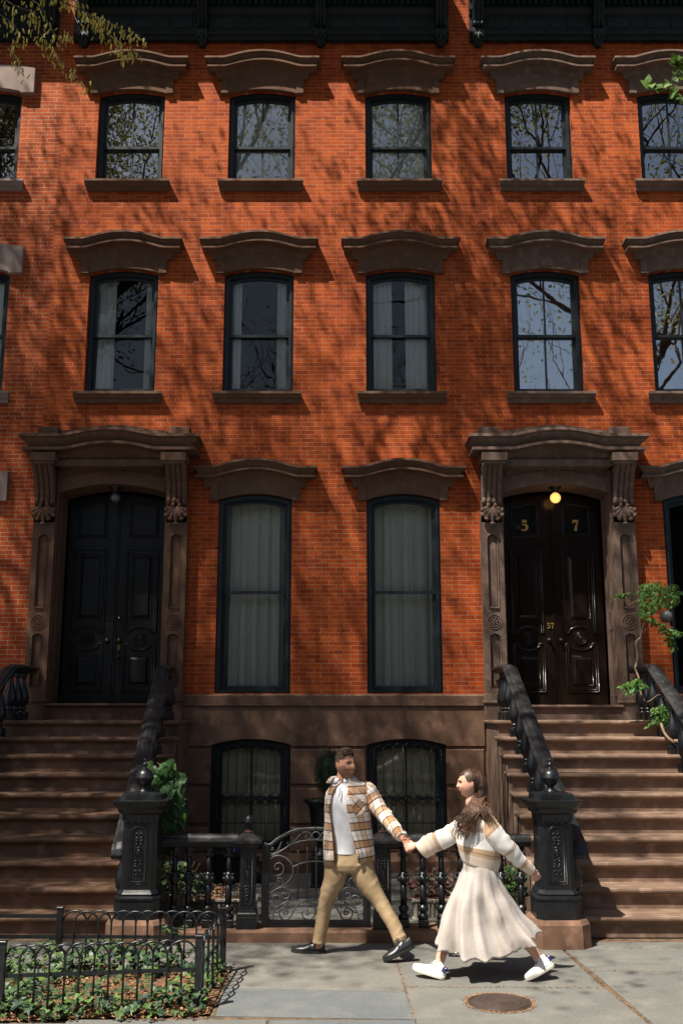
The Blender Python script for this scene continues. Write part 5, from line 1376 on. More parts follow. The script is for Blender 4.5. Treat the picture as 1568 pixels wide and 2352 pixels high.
def remesh(o, vox=.004, sm=2, disp=None):
    md = o.modifiers.new('r', 'REMESH'); md.mode = 'VOXEL'; md.voxel_size = vox; md.use_smooth_shade = True
    if sm: s_ = o.modifiers.new('s', 'SMOOTH'); s_.iterations = sm; s_.factor = .5
    dg = bpy.context.evaluated_depsgraph_get(); dg.update()
    me = bpy.data.meshes.new_from_object(o.evaluated_get(dg)); mats = list(o.data.materials); o.modifiers.clear(); o.data = me
    if not me.materials:
        for m in mats: me.materials.append(m)
    if disp:
        ns = [v.normal.copy() for v in me.vertices]
        for v, nn in zip(me.vertices, ns): v.co += nn*disp(v.co)
    for p in me.polygons: p.use_smooth = True
    return o

def head_pt(az, el, k=None):
    """az 0 = face front (-Y), el -pi/2..pi/2"""
    sx, sy, sz = sin(az)*cos(el), -cos(az)*cos(el), sin(el)
    x, y, z = .077*sx, .098*sy, .118*sz
    if z < -.01:
        t = min(1, (-z-.01)/.108); x *= 1-.22*t**1.3
        if y > 0: y *= 1-.50*t
        else: y *= 1-.02*t
    if z < 0 and y < 0: z -= .004
    if y < -.02:
        f = min(1, (-y-.02)/.05); G_ = lambda cx_, cz_, sx_, sz_: math.exp(-((x-cx_)/sx_)**2-((z-cz_)/sz_)**2)
        y += .004*f                                                     # flatter face
        np_ = 0
        if -.040 < z < .032:
            np_ = ((.032-z)/.050) if z > -.018 else max(0, 1-((-.018-z)/.020)**2)
        y -= .023*max(0, np_)*math.exp(-(x/(.010+.006*max(0, np_)))**2)*f
        y -= .006*G_(0, .034, .045, .012)*f
        for s in (-1, 1):
            y += .011*G_(s*.030, .012, .015, .012)*f; y -= .005*G_(s*.042, -.022, .02, .02)*f
        y -= .009*G_(0, -.050, .020, .008)*f; y += .005*G_(0, -.066, .02, .006)*f; y -= .011*G_(0, -.092, .024, .016)*f
        y += .006*G_(0, .095, .06, .03)*f
    return V((x, y, z))
def grid_part(T, cond, off, name, m, parent, jit=0, seed=0, na=64, ne=44, thick=.004):
    mb = MB(); idx = {}
    def P(i, j):
        az = -pi+2*pi*i/na; el = -pi/2+pi*j/ne; p = head_pt(az, el); o_ = off(az, el, p)
        d = V((p.x*1.1, p.y*.9, p.z)).normalized(); o_ += jit*noise.noise(V((p.x*70+seed, p.y*70, p.z*70)))
        return p+d*o_, p+d*max(-.002, o_-thick-.01)
    for i in range(na):
        for j in range(1, ne-1+1):
            az = -pi+2*pi*(i+.5)/na; el = -pi/2+pi*(j+.5)/ne
            if cond(az, el, head_pt(az, el)):
                q = [P(i, j), P(i+1, j), P(i+1, min(j+1, ne)), P(i, min(j+1, ne))]
                mb.add([T @ a for a, b in q], [(0, 1, 2, 3)], True); mb.add([T @ b for a, b in q], [(3, 2, 1, 0)], True)
    o = mb.build(name, m, parent)
    bm = bmesh.new(); bm.from_mesh(o.data); bmesh.ops.remove_doubles(bm, verts=bm.verts, dist=.0003)
    bmesh.ops.recalc_face_normals(bm, faces=bm.faces)
    bm.to_mesh(o.data); bm.free()
    for p in o.data.polygons: p.use_smooth = True
    return o
def head_rings(mb, T, na=72, ne=52):
    mb.rings([[T @ head_pt(-pi+2*pi*i/na, -pi/2+.02+(pi-.04)*j/ne) for i in range(na)] for j in range(ne+1)], True, True)
    for s in (-1, 1):      # ears
        c = V((s*.074, .012, .004)); 
        mb.ellip(T @ c, T.to_3x3() @ V((s*.010, .006, 0)), T.to_3x3() @ V((s*.004, .017, .004)), T.to_3x3() @ V((0, -.006, .032)), 12, 9)
def face_bits(T, parent, brow_r, lipm, open_=.004, teeth=True, eye_open=.004):
    R3 = T.to_3x3(); mb = MB()
    srf = lambda x, z, o=.001: T @ V((x, min(p.y for p in [head_pt(math.asin(max(-1, min(1, x/(.077*max(.3, sqrt(max(.05, 1-(z/.118)**2))))))), math.asin(max(-1, min(1, z/.118))))])-o, z))
    for s in (-1, 1):
        e = MB(); c = srf(s*.030, .012, -.006); e.ellip(c, R3 @ V((.012, 0, 0)), R3 @ V((0, .008, 0)), R3 @ V((0, 0, eye_open+.003)), 10, 7); o = e.build('eye', 'teeth', parent)
        e = MB(); e.ellip(srf(s*.030, .012, .0025), R3 @ V((.0075, 0, 0)), R3 @ V((0, .006, 0)), R3 @ V((0, 0, eye_open+.0035)), 8, 6); e.build('iris', 'dark', o)
        e.v = []; mb.tube([srf(s*(.018+.026*t), .016+.006*sin(pi*t)-.003*t, .002) for t in [i/6 for i in range(7)]], .0026, 5)
        b = MB(); b.tube([srf(s*(.014+.036*t), .030+.007*sin(pi*min(1, t*1.1))-.003*t, .0015) for t in [i/7 for i in range(8)]], [brow_r*(1-.6*i/7) for i in range(8)], 5); b.build('eyebrow', 'dark', parent)
    mb.build('eyelashes', 'dark', parent)
    w = .027
    m = MB(); m.tube([srf(-w+2*w*t, -.048+.006*(2*t-1)**2+.0*t, .001) for t in [i/10 for i in range(11)]], [.0018+.0022*sin(pi*i/10) for i in range(11)], 6)
    m.tube([srf(-w+2*w*t, -.058-open_+.014*(2*t-1)**2, .001) for t in [i/10 for i in range(11)]], [.0018+.0030*sin(pi*i/10) for i in range(11)], 6); mo = m.build('mouth', lipm, parent)
    if teeth:
        m = MB(); m.rings([[srf(-w*.85+1.7*w*t, -.0500+.006*(2*t-1)**2, .002) for t in [i/8 for i in range(9)]], [srf(-w*.85+1.7*w*t, -.0545-open_*.7+.011*(2*t-1)**2, .0015) for t in [i/8 for i in range(9)]]], False, True, closed=False); m.build('teeth', 'teeth', mo)
def hand(mb, wrist, d, n, s, side, curl=(.5, .6, .7, .8), spread=.12, thumb=.8):
    """palm + five fingers: d along the hand, n back of the hand normal, side +1/-1 thumb side"""
    d = V(d).normalized(); n = V(n); n = (n-d*n.dot(d)).normalized(); r = d.cross(n)*side
    rs = []
    for t, w, h in ((0, .026, .020), (.25, .032, .017), (.6, .040, .015), (1, .040, .012)):
        c = V(wrist)+d*(.095*s*t)
        rs.append([c+r*(w*s*cos(2*pi*i/14))+n*(h*s*sin(2*pi*i/14)) for i in range(14)])
    mb.rings(rs, True, True)
    for k in range(4):
        base = V(wrist)+d*(.088*s)+r*((.030-.020*k)*s); l = (.075, .083, .076, .060)[k]*s; r0 = .0092*s
        pts = [base-d*.012]; q = V(base); a = 0
        for j in range(3):
            a += curl[k]*(.9 if j else .6); dd = (d*cos(a)-n*sin(a)+r*(spread*(1.5-k)*.5)).normalized(); q = q+dd*(l*(.45, .31, .24)[j]); pts.append(V(q))
        mb.tube(cr(pts, 4), [r0*(1-.28*i/(12)) for i in range(13)], 8)
    b = V(wrist)+d*(.028*s)+r*(.026*s); p1 = b+(d*.6+r*thumb-n*.25).normalized()*.042*s; p2 = p1+(d*.85+r*.3*thumb-n*.4).normalized()*.032*s; p3 = p2+(d*.9-n*.4).normalized()*.024*s
    mb.tube(cr([b-r*.01, p1, p2, p3], 4), [.012*s*(1-.35*i/12) for i in range(13)], 8)
def shoe(parent, heel, toe, upd, Ls, mu, ms, tab=None, lacem=None, hi=1.0):
    """heel, toe: sole bottom points"""
    X = (V(toe)-V(heel)).normalized(); U = V(upd); U = (U-X*U.dot(X)).normalized(); Y_ = U.cross(X)
    T = lambda x, y, z: V(heel)+X*(x*Ls)+Y_*y+U*z
    def w(x): return .034+.012*sin(pi*min(1, x*1.05))**1.0+(.008*math.exp(-((x-.68)/.2)**2))-(.030*max(0, (x-.82)/.18)**2)-(.012*max(0, (.1-x)/.1)**2)
    def h(x):
        if x < .30: return .088-.016*(x/.3)*(1-x/.3)*2
        if x < .62: return .088-(x-.30)/.32*.030
        return .058-.018*((x-.62)/.38)**1.4
    t = bpy.data.objects
    mb = MB(); rs = []
    for i in range(21):
        x = i/20; ww = w(x)+.004; rs.append([T(x, -ww, .0), T(x, -ww-.002, .014), T(x, -ww, .027), T(x, ww, .027), T(x, ww+.002, .014), T(x, ww, .0)])
    mb.rings(rs, True, False); sole = None
    mu_ = MB(); rs = []
    for i in range(25):
        x = .01+.975*i/24; ww = w(x); hh = h(x)*hi; ring = []
        for j in range(15):
            a = pi*j/14; cx_ = cos(a); sx_ = sin(a)
            topw = .62 if x < .45 else .8
            ring.append(T(x, -ww*math.copysign(abs(cx_)**.75, cx_)*(1-(1-topw)*sx_), .024+(hh-.024)*sx_**(.75)))
        rs.append(ring)
    mu_.rings(rs, True, True); up = mu_.build('shoe', mu, parent); mb.build('sole', ms, up)
    lc = MB()
    for k in range(5):
        x = .36+.065*k; z = h(x)*hi+.003; ww = w(x)*.42
        lc.tube([T(x, -ww, z-.010), T(x+.01, 0, z+.002), T(x, ww, z-.010)], .0028, 5); lc.tube([T(x, -ww, z-.010), T(x+.05, ww, z-.012)], .0025, 5)
    for s in (-1, 1): lc.tube(cr([T(.34, 0, .094*hi), T(.37, s*.022, .112*hi), T(.44, s*.036, .094*hi), T(.40, s*.014, .086*hi)], 4), .0025, 5); lc.tube(cr([T(.34, 0, .094*hi), T(.42, s*.03, .085), T(.46, s*.046, .060)], 4), .0022, 5)
    lc.build('laces', lacem or mu, up)
    if tab:
        tb = MB(); tb.rings([[T(.015+.10*q, -w(.03+.1*q)*.98-.001, z), T(.015+.10*q, -w(.03+.1*q)*.86-.001, z+.02)] for q, z in ((0, .055), (.5, .058), (1, .060))], False, True, closed=False)
        tb.rings([[T(-.004, yy, .05), T(-.004, yy*.8, .084)] for yy in (-.026, 0, .026)], False, True, closed=False)
        tb.rings([[T(.015+.10*q, -w(.03+.1*q)*.98-.0012, z), T(.0+.10*q, -w(.03+.1*q)*.80-.001, z+.024), T(.0+.10*q, w(.03+.1*q)*.80+.001, z+.024), T(.015+.10*q, w(.03+.1*q)*.98+.0012, z)] for q, z in ((0, .055), (1, .060))], False, True, closed=False)
        tb.build('heel_tab', tab, up)
    return T, up

# =============== man
Zm = zoomer(1060, 2780, 2.9037); Zl = zoomer(1060, 3150, 2.9037); Zh = zoomer(1220, 2800, 8.711)
YM = 9.33
man = thing('person', (Zl(700, 1200, YM).x, YM, 0), 'man in a plaid overshirt striding left and looking back at the woman', 'person', 'couple walking hand in hand')
hc = Zh(655, 600, YM-.03)
HM = Matrix.Translation(hc) @ Matrix.Rotation(radians(-7), 4, 'Y') @ Matrix.Rotation(radians(40), 4, 'Z') @ Matrix.Rotation(radians(3), 4, 'X') @ Matrix.Scale(1.06, 4)
mb = MB(); head_rings(mb, HM)
limb(mb, [hc+V((-.012, .025, -.05)), Zh(560, 1150, YM+.01), Zm(630, 470, YM+.02), Zm(660, 560, YM+.02)], [.060, .058, .066, .10], 20)
limb(mb, [Zm(665, 500, YM), Zm(690, 620, YM), Zm(690, 900, YM), Zm(700, 1150, YM), Zm(720, 1330, YM)], [.09, .15, .13, .12, .13], 24, flat=.62)
limb(mb, [Zm(800, 540, YM), Zm(930, 570, YM), Zm(1080, 790, YM-.08), Zm(1290, 1040, YM-.34), Zm(1312, 1062, YM-.37)], [.05, .05, .038, .026, .025], 14)
limb(mb, [Zm(600, 540, YM+.02), Zm(545, 600, YM+.05), Zm(545, 830, YM+.16), Zm(640, 1060, YM+.22)], [.05, .045, .035, .026], 14)
limb(mb, [Zl(620, 200, YM), Zl(545, 420, YM+.0), Zl(475, 650, YM+.03), Zl(410, 980, YM+.05), Zl(395, 1140, YM+.05), Zl(400, 1180, YM+.05)], [.08, .075, .052, .036, .034, .034], 16)
limb(mb, [Zl(790, 200, YM), Zl(890, 420, YM-.02), Zl(1040, 660, YM-.05), Zl(1235, 960, YM-.12), Zl(1300, 1120, YM-.16), Zl(1310, 1170, YM-.18)], [.08, .075, .052, .036, .034, .034], 16)
wr = Zm(1300, 1052, YM-.36)
hand(mb, wr, Zm(1400, 1160, YM-.37)-wr, V((.55, -.75, .45)), .98, -1, curl=(.55, .65, .7, .75), thumb=.7)
hand(mb, Zm(640, 1060, YM+.22), V((.1, .05, -1)), V((0, 1, 0)), .95, 1)
ob = mb.build('body', 'skin_m', man); remesh(ob, .0042, 1)
face_bits(HM, man, .0048, 'lip_m', .006, True, .003)
grid_part(HM, lambda az, el, p: p.z > .055-.0*p.y and not (p.y < -.05 and p.z < .082) or (p.y > -.01 and p.z > -.0+(-.02 if p.y > .05 else .012) and abs(az) > .9 and not (abs(p.x) > .055 and -.015 < p.y < .03 and p.z < .035)) or (p.y > .045 and p.z > -.055),
          lambda az, el, p: .004+.020*max(0, min(1, (p.z-.05)/.05))+.004*(p.y < 0), 'hair', 'hair_m', man, jit=.008, seed=3)
# tousled top
mb = MB(); rnd = random.Random(9)
for i in range(420):
    az = rnd.uniform(-pi, pi); el = rnd.uniform(.72, 1.5); p = head_pt(az, el)
    if p.y < -.078: continue
    d = V((p.x, p.y*.5, p.z*.8)).normalized(); a = HM @ (p+d*.012); b_ = HM @ (p+d*.024+V((rnd.gauss(0, .008), -.014+rnd.gauss(0, .006), .002)))
    c_ = HM @ (p+d*.022+V((rnd.gauss(0, .008), -.028+rnd.gauss(0, .008), -.001))); mb.tube([a, b_, c_], [.0038, .003, .0008], 4)
mb.build('hair_tufts', 'hair_m', man)
grid_part(HM, lambda az, el, p: p.y < .012 and ((p.z < -.060) or (p.z < -.030 and abs(p.x) > .030+.25*max(0, -.02-p.z-.02)) or (abs(p.x) > .058 and p.z < .0) or (abs(p.x) < .03 and -.047 < p.z < -.036)) and not (abs(p.x) < .026 and -.070 < p.z < -.044) and not (p.y > -.0 and p.z > .0),
          lambda az, el, p: .0042, 'beard', 'beard', man, jit=.0008, seed=5, na=120, ne=90, thick=.002)
# white half-zip jersey
mb = MB(); rows = []
J = [(1215, 560, 840), (1150, 555, 850), (1100, 550, 855), (1085, 545, 860), (1000, 535, 870), (850, 515, 890), (700, 500, 910), (580, 510, 920), (510, 540, 890), (475, 570, 820), (450, 600, 745)]
for y, a, b_ in J: rows.append(trow(Zm, y, a, b_, YM, .125 if y > 480 else .09, -pi/2, 1.5*pi, 44))
mm = []
for p, us, v in rows: mm.append(([q+V((0, -.006*abs(fold_noise(q, (9, 9, 26), 4)), 0)) for q in p], us, v))
lring(mb, mm)
nb = Zm(650, 462, YM)
def collar(mb, c, rs_, ph0, ph1, ex=1.0, n=26, thick=.005, lean=0, ysc=.85):
    rr = []
    for r, dz in rs_:
        pts = [c+V((r*ex*cos(ph0+(ph1-ph0)*j/n), -r*ysc*sin(ph0+(ph1-ph0)*j/n), dz+lean*cos(ph0+(ph1-ph0)*j/n)*r)) for j in range(n+1)]
        rr.append((pts, [ph0*.1+(ph1-ph0)*.1*j/n for j in range(n+1)], dz+c.z))
    lring(mb, rr, thick=thick)
collar(mb, nb+V((0, .0, .0)), [(.082, -.015), (.072, .02), (.068, .045), (.074, .05), (.088, .035), (.104, .005)], radians(118), radians(360+82), thick=.004)
mb.build('jersey', 'white_knit', man)
z_ = MB(); z_.tube([Zm(628, 505, YM-.135), Zm(622, 560, YM-.138), Zm(610, 608, YM-.14)], .004, 6); z_.build('zip', 'dark', man)
# plaid overshirt
mb = MB()
JK = [(1315, 440, 1000, 119, 72), (1200, 441, 993, 120, 76), (1080, 443, 980, 122, 80), (960, 448, 968, 125, 84), (850, 454, 962, 131, 88), (760, 462, 958, 138, 91), (700, 468, 955, 141, 93), (620, 480, 957, 140, 94), (560, 488, 957, 137, 93), (510, 497, 950, 131, 92), (480, 512, 925, 126, 92), (458, 540, 890, 122, 90), (440, 565, 850, 118, 88), (428, 590, 800, 116, 84)]
rr = []
for i, (y, a, b_, g0, g1) in enumerate(JK):
    p, us, v = trow(Zm, y, a, b_, YM+.01, .165 if y > 560 else .15 if y > 500 else .125 if y > 470 else .10, radians(g0), radians(360+g1), 64, sup=.88, tilt=.10 if y > 1100 else .03)
    q2 = []
    for k, q in enumerate(p):
        ph = k/64; amp = .010*(1 if y > 560 else .4)
        c = V((p[32].x, YM, q.z)); d = (q-V(((p[0].x+p[48].x)/2, YM, q.z))); d.z = 0; d.normalize()
        e = amp*noise.noise(V((ph*9, q.z*3.5, 2)))+ (.014 if (k < 3 or k > 61) else 0)*(1 if y > 700 else .6)
        q2.append(q+d*e)
    rr.append((q2, [u*1.0 for u in us], v))
lring(mb, rr, thick=.006)
limb(mb, [Zm(870, 520, YM), Zm(925, 550, YM-.005), Zm(990, 650, YM-.03), Zm(1075, 775, YM-.08), Zm(1180, 905, YM-.20), Zm(1270, 1010, YM-.31), Zm(1300, 1045, YM-.35)], [.070, .080, .080, .069, .060, .050, .047], 26, 8, amp=.016, fs=(6, 1, 16), seed=3, v0=.03, cap=True)
limb(mb, [Zm(600, 530, YM), Zm(545, 580, YM+.04), Zm(530, 700, YM+.10), Zm(530, 830, YM+.15), Zm(620, 1030, YM+.21)], [.055, .062, .062, .058, .048], 20, 6, amp=.010, fs=(6, 1, 14), seed=8)
collar(mb, nb+V((.004, .01, -.006)), [(.10, -.02), (.092, .02), (.088, .060), (.094, .068), (.112, .052), (.140, .012)], radians(140), radians(360+68), ex=1.12, thick=.006)
# cuff and chest pocket
jk = mb.build('overshirt', 'plaid', man)
mb = MB(); pk = [(752, 632), (890, 655), (897, 760), (815, 822), (762, 780)]
yy = YM-.160
def jsurf(x, y):
    dx = (x-710)/248; cc = abs(dx)**(1/.88); return YM+.01-.165*(max(0, 1-cc*cc)**.5)**.88-.012
pk = [(x0_+(x1_-x0_)*i/4, y0_+(y1_-y0_)*i/4) for (x0_, y0_), (x1_, y1_) in zip(pk, pk[1:]+pk[:1]) for i in range(4)]
pv = [Zm(x, y, jsurf(x, y)) for x, y in pk]
b0 = mb.add([p+V((0, -.002, 0)) for p in pv]+[p+V((0, .01, 0)) for p in pv], [tuple(range(20))]+[(i, (i+1) % 20, 20+(i+1) % 20, 20+i) for i in range(20)])
for i, p in enumerate(pv*2): mb.uv[b0+i] = ((p.x+p.z)*.7, (p.z-p.x)*.7)
mb.build('chest_pocket', 'plaid', jk)
mb = MB()
for x, y, c in ((497, 720, .0), (516, 868, 0), (500, 998, 0), (462, 1142, 0)): mb.ellip(Zm(x, y, YM-.118), V((.007, 0, 0)), V((0, .004, 0)), V((0, 0, .007)), 8, 5)
mb.build('buttons', 'dark', jk)
# trousers
mb = MB(); rows = [trow(Zl, y, a, b_, YM+.005, bb, -pi/2, 1.5*pi, 40) for y, a, b_, bb in ((60, 575, 850, .118), (120, 565, 850, .12), (200, 540, 930, .135), (260, 495, 970, .14), (325, 495, 945, .125), (355, 600, 800, .08))]
lring(mb, rows)
b_ = len(mb.v); mb.f.append(tuple(range(40))); mb.sm.append(False); mb.mi.append(0); mb.f.append(tuple(5*41+j for j in range(40))); mb.sm.append(False); mb.mi.append(0)
def wr1(L_, ph): return (.0045*sin(L_*80+2*sin(ph)) if L_ > .70 else .0)
limb(mb, [Zl(585, 250, YM+.005), Zl(565, 420, YM+.0), Zl(515, 550, YM+.0), Zl(475, 660, YM+.02), Zl(447, 800, YM+.04), Zl(420, 960, YM+.05), Zl(388, 1130, YM+.05)], [.105, .098, .083, .068, .062, .060, .055], 26, 8, amp=.003, fs=(5, 1, 4), seed=2, flat=1.08, wrinkle=wr1)
limb(mb, [Zl(845, 250, YM), Zl(885, 390, YM-.01), Zl(968, 540, YM-.03), Zl(1045, 655, YM-.05), Zl(1130, 800, YM-.09), Zl(1220, 960, YM-.13), Zl(1292, 1125, YM-.17)], [.112, .106, .086, .070, .063, .060, .058], 26, 8, amp=.003, fs=(5, 1, 4), seed=6, flat=1.05, wrinkle=wr1)
tr = mb.build('trousers', 'chino', man)
remesh(tr, .006, 2, disp=lambda p: .0045*max(0, noise.noise(V((p.x*3+p.z*3, p.y*4, p.z*17-p.x*14)))-.05)*2+.0008*noise.noise(p*24))
# shoes
shoe(man, Zl(462, 1243, YM+.06), Zl(88, 1228, YM+.10), (0, 0, 1), .305, 'blackleather', 'blacksole', lacem='blacksole', hi=1.12)
hT = V(Zl(1100, 1338, 9.05)); hT.z = 0.002
hh_ = Zl(1432, 1172, 9.10)
shoe(man, hh_, hT+(hT-hh_)*.0, (-.4, 0, 1), (hT-hh_).length, 'blackleather', 'blacksole', lacem='blacksole', hi=1.12)
mb = MB(); limb(mb, [Zl(385, 1080, YM+.05), Zl(400, 1160, YM+.06)], [.036, .036], 14, 3); limb(mb, [Zl(1285, 1085, YM-.16), Zl(1318, 1160, YM-.2)], [.036, .036], 14, 3); mb.build('socks', 'sock', man)

# =============== woman
Zw = zoomer(1500, 2850, 2.768); Zf = zoomer(1660, 2870, 7.84); YW = 8.62
wom = thing('person', (Zw(850, 2200, YW).x, YW, 0), 'woman in striped jumper and satin skirt, long hair flying, holding the man by the hand', 'person', 'couple walking hand in hand')
wc = Zf(760, 545, YW)
HW = Matrix.Translation(wc) @ Matrix.Rotation(radians(-86), 4, 'Z') @ Matrix.Rotation(radians(3), 4, 'X') @ Matrix.Scale(.93, 4)
mb = MB(); head_rings(mb, HW)
limb(mb, [wc+V((.034, 0, -.04)), Zf(840, 950, YW), Zf(835, 1150, YW), Zw(830, 520, YW), Zw(840, 600, YW)], [.042, .042, .045, .06, .08], 18)
limb(mb, [Zw(830, 540, YW), Zw(830, 640, YW), Zw(810, 850, YW), Zw(825, 1060, YW), Zw(835, 1250, YW)], [.06, .09, .08, .07, .09], 20, flat=.75)
limb(mb, [Zw(760, 660, YW+.08), Zw(660, 700, YW+.10), Zw(420, 810, YW+.18), Zw(190, 885, YW+.24), Zw(165, 890, YW+.26)], [.045, .042, .034, .023, .022], 12)
limb(mb, [Zw(880, 620, YW-.08), Zw(960, 720, YW-.10), Zw(1130, 930, YW-.08), Zw(1350, 1150, YW-.02)], [.045, .042, .032, .022], 12)
limb(mb, [Zw(800, 1230, YW+.05), Zw(660, 1600, YW+.04), Zw(520, 1850, YW+.02), Zw(450, 1960, YW-.01), Zw(405, 2120, YW-.06), Zw(400, 2160, YW-.07)], [.065, .055, .050, .047, .034, .034], 16)
limb(mb, [Zw(880, 1230, YW+.0), Zw(1060, 1620, YW-.02), Zw(1230, 1830, YW-.04), Zw(1360, 1950, YW-.05), Zw(1435, 2070, YW-.08), Zw(1470, 2110, YW-.09)], [.065, .055, .050, .046, .034, .036], 16)
wl = Zw(175, 885, YW+.25)
hand(mb, wl, Zw(70, 905, YW+.27)-wl, V((.0, -.9, .5)), .88, 1, curl=(.6, .7, .8, .85), thumb=.5)
wr2 = Zw(1345, 1145, YW-.02)
hand(mb, wr2, Zw(1420, 1215, YW-.02)-wr2, V((.3, -1, .3)), .82, -1, curl=(.7, .8, .9, 1), thumb=.4)
ob = mb.build('body', 'skin_w', wom); remesh(ob, .0042, 1)
face_bits(HW, wom, .0034, 'lip', .010, True, .001)
# jumper
mb = MB(); rr = []
JW = [(1128, 655, 1000, .115, -.30), (1090, 640, 1020, .12, -.28), (1040, 622, 1032, .13, -.24), (960, 600, 1032, .14, -.20), (880, 585, 1022, .14, -.16), (800, 582, 1005, .14, -.14), (720, 592, 1000, .14, -.12), (650, 615, 990, .14, -.12), (590, 655, 975, .13, -.12), (545, 690, 955, .115, -.10), (510, 722, 930, .095, -.08), (485, 745, 905, .07, -.05), (470, 765, 885, .055, -.03)]
z0_ = None
for y, a, b_, bb, tl in JW:
    p, us, v = trow(Zw, y, a, b_, YW, bb, -pi/2, 1.5*pi, 56, sup=.92, tilt=tl)
    q2 = [q+V((1, -.6, 0))*(.010*fold_noise(q, (7, 7, 13), 5)) for q in p]
    if z0_ is None: z0_ = v
    rr.append((q2, us, v-z0_))
lring(mb, rr, thick=.006); mb.build('jumper', 'knit_body', wom)
mb = MB()
limb(mb, [Zw(740, 660, YW+.04), Zw(660, 700, YW+.08), Zw(540, 770, YW+.12), Zw(400, 840, YW+.17), Zw(300, 885, YW+.20), Zw(222, 945, YW+.235)], [.075, .082, .080, .080, .083, .078], 26, 6, amp=.014, fs=(6, 1, 8), seed=4, v0=.06, cap=False, thick=.006, flat=.6)
mb.build('sleeve', 'knit_sleeve', wom)
mb = MB()
limb(mb, [Zw(870, 640, YW-.06), Zw(940, 730, YW-.09), Zw(1050, 850, YW-.10), Zw(1160, 965, YW-.08), Zw(1270, 1070, YW-.05), Zw(1372, 1155, YW-.02)], [.085, .088, .078, .066, .054, .042], 26, 6, amp=.012, fs=(6, 1, 8), seed=9, v0=-.06, cap=False, thick=.006, flat=.85)
mb.build('sleeve', 'knit_sleeve', wom)
# skirt
def lerp(tab, t):
    k = t*(len(tab)-1); i = min(int(k), len(tab)-2); f = k-i; return tuple(tab[i][q]+(tab[i+1][q]-tab[i][q])*f for q in range(len(tab[0])))
LT = [(655, 1060), (650, 1140), (600, 1260), (540, 1400), (490, 1530), (455, 1660), (430, 1800), (408, 1925)]
RT = [(985, 1080), (1005, 1150), (1050, 1270), (1110, 1390), (1175, 1500), (1250, 1610), (1335, 1710), (1425, 1800)]
BT = [(.11,), (.125,), (.155,), (.18,), (.20,), (.22,), (.24,), (.26,)]
mb = MB(); rr = []; NR = 40; n = 140
for i in range(NR+1):
    t = i/NR; a = lerp(LT, t); b_ = lerp(RT, t); bb = lerp(BT, t)[0]
    A_, B_ = Zw(a[0], a[1], YW), Zw(b_[0], b_[1], YW); c = (A_+B_)/2; hx = (B_-A_)/2; pts = []
    for j in range(n+1):
        ph = -pi/2+2*pi*(j % n)/n
        k = t**1.3
        w_ = k*(.036*sin(7*ph+1.6*sin(ph*2)+1.5*t)+.026*sin(13*ph+2.1+2.2*sin(ph)+t)+.012*abs(sin(14*ph+t*3))) + .012*noise.noise(V((ph*1.3, t*5, 3)))
        # a long hanging fold near the side seam
        w_ += .028*k*math.exp(-((ph-1.35)/.13)**2)-.03*k*math.exp(-((ph-1.62)/.12)**2)
        R_ = 1+w_/max(.1, hx.length)*1.0
        s_ = -bb*sin(ph)
        dz = -.055*k*max(0, sin(ph))*(1 if t > .9 else t)-.05*k*(1-abs(cos(ph)))
        pts.append(c+hx*(cos(ph)*R_)+V((0, s_*(1+w_*6.5), dz+.012*k*k*sin(17*ph)*(t > .9))))
    rr.append((pts, [j/n for j in range(n+1)], t))
lring(mb, rr, thick=.004); mb.build('skirt', 'satin', wom)
# sneakers
hl = Zw(462, 2283, 8.50); hl.z = .004; tl = Zw(128, 2165, 8.60)
shoe(wom, hl, tl, (0, 0, 1), (tl-hl).length*1.0, 'whiteleather', 'creamsole', tab='navy', lacem='sock', hi=.98)
tt = Zw(1308, 2300, 8.45); tt.z = .004; hh2 = Zw(1588, 2140, 8.52)
shoe(wom, hh2, tt, (-.5, 0, 1), (tt-hh2).length, 'whiteleather', 'creamsole', tab='navy', lacem='sock', hi=.98)
mb = MB(); limb(mb, [Zw(405, 2120, YW-.06), Zw(425, 2200, YW-.09)], [.037, .04], 14, 3); limb(mb, [Zw(1450, 2055, YW-.08), Zw(1505, 2115, YW-.10)], [.040, .045], 14, 3); mb.build('socks', 'sock', wom)
# hair
grid_part(HW, lambda az, el, p: (p.z > .078+.35*min(0, p.y+.05) and p.y > -.075) or (p.y > -.028-(.0 if p.z < .03 else .35*(p.z-.03)) and p.z > -.0+.0*p.y and not (abs(p.x) > .05 and p.y < .038 and p.z < .028)) or (p.y > .035 and p.z > -.09),
          lambda az, el, p: .010+.008*max(0, min(1, (p.y+.02)/.05)), 'hair', 'hair_ws', wom, jit=.0004, seed=2, na=90, ne=60)
mb = MB(); rnd = random.Random(31)
limb(mb, [Zf(880, 330, YW), Zf(1000, 500, YW+.0), Zf(1055, 700, YW-.0), Zf(1050, 900, YW-.01), Zf(970, 1080, YW-.02), Zw(790, 520, YW-.06), Zw(725, 620, YW-.12), Zw(680, 720, YW-.14)], [.072, .080, .076, .066, .054, .050, .040, .012], 24, 8, amp=.007, fs=(2, 1, 5), seed=3, flat=.8)
limb(mb, [Zf(960, 1000, YW-.02), Zw(820, 520, YW-.08), Zw(855, 590, YW-.12), Zw(900, 650, YW-.14)], [.04, .036, .022, .006], 18, 6, amp=.005, fs=(2, 1, 5), seed=5, flat=.6)
mb.build('hair_mass', 'hair_ws', wom)
mb = MB()
def strand(pts, r):
    c = cr(pts, 6); sd = rnd.uniform(0, 99)
    c = [p+V((noise.noise(V((i*.12, sd, 0))), noise.noise(V((i*.12, sd, 5)))*.5, noise.noise(V((i*.12, sd, 9)))*.3))*(.014*i/len(c)+.002) for i, p in enumerate(c)]
    mb.tube(c, [r*(1-.88*(i/len(c))**2) for i in range(len(c))], 6, flat=.5)
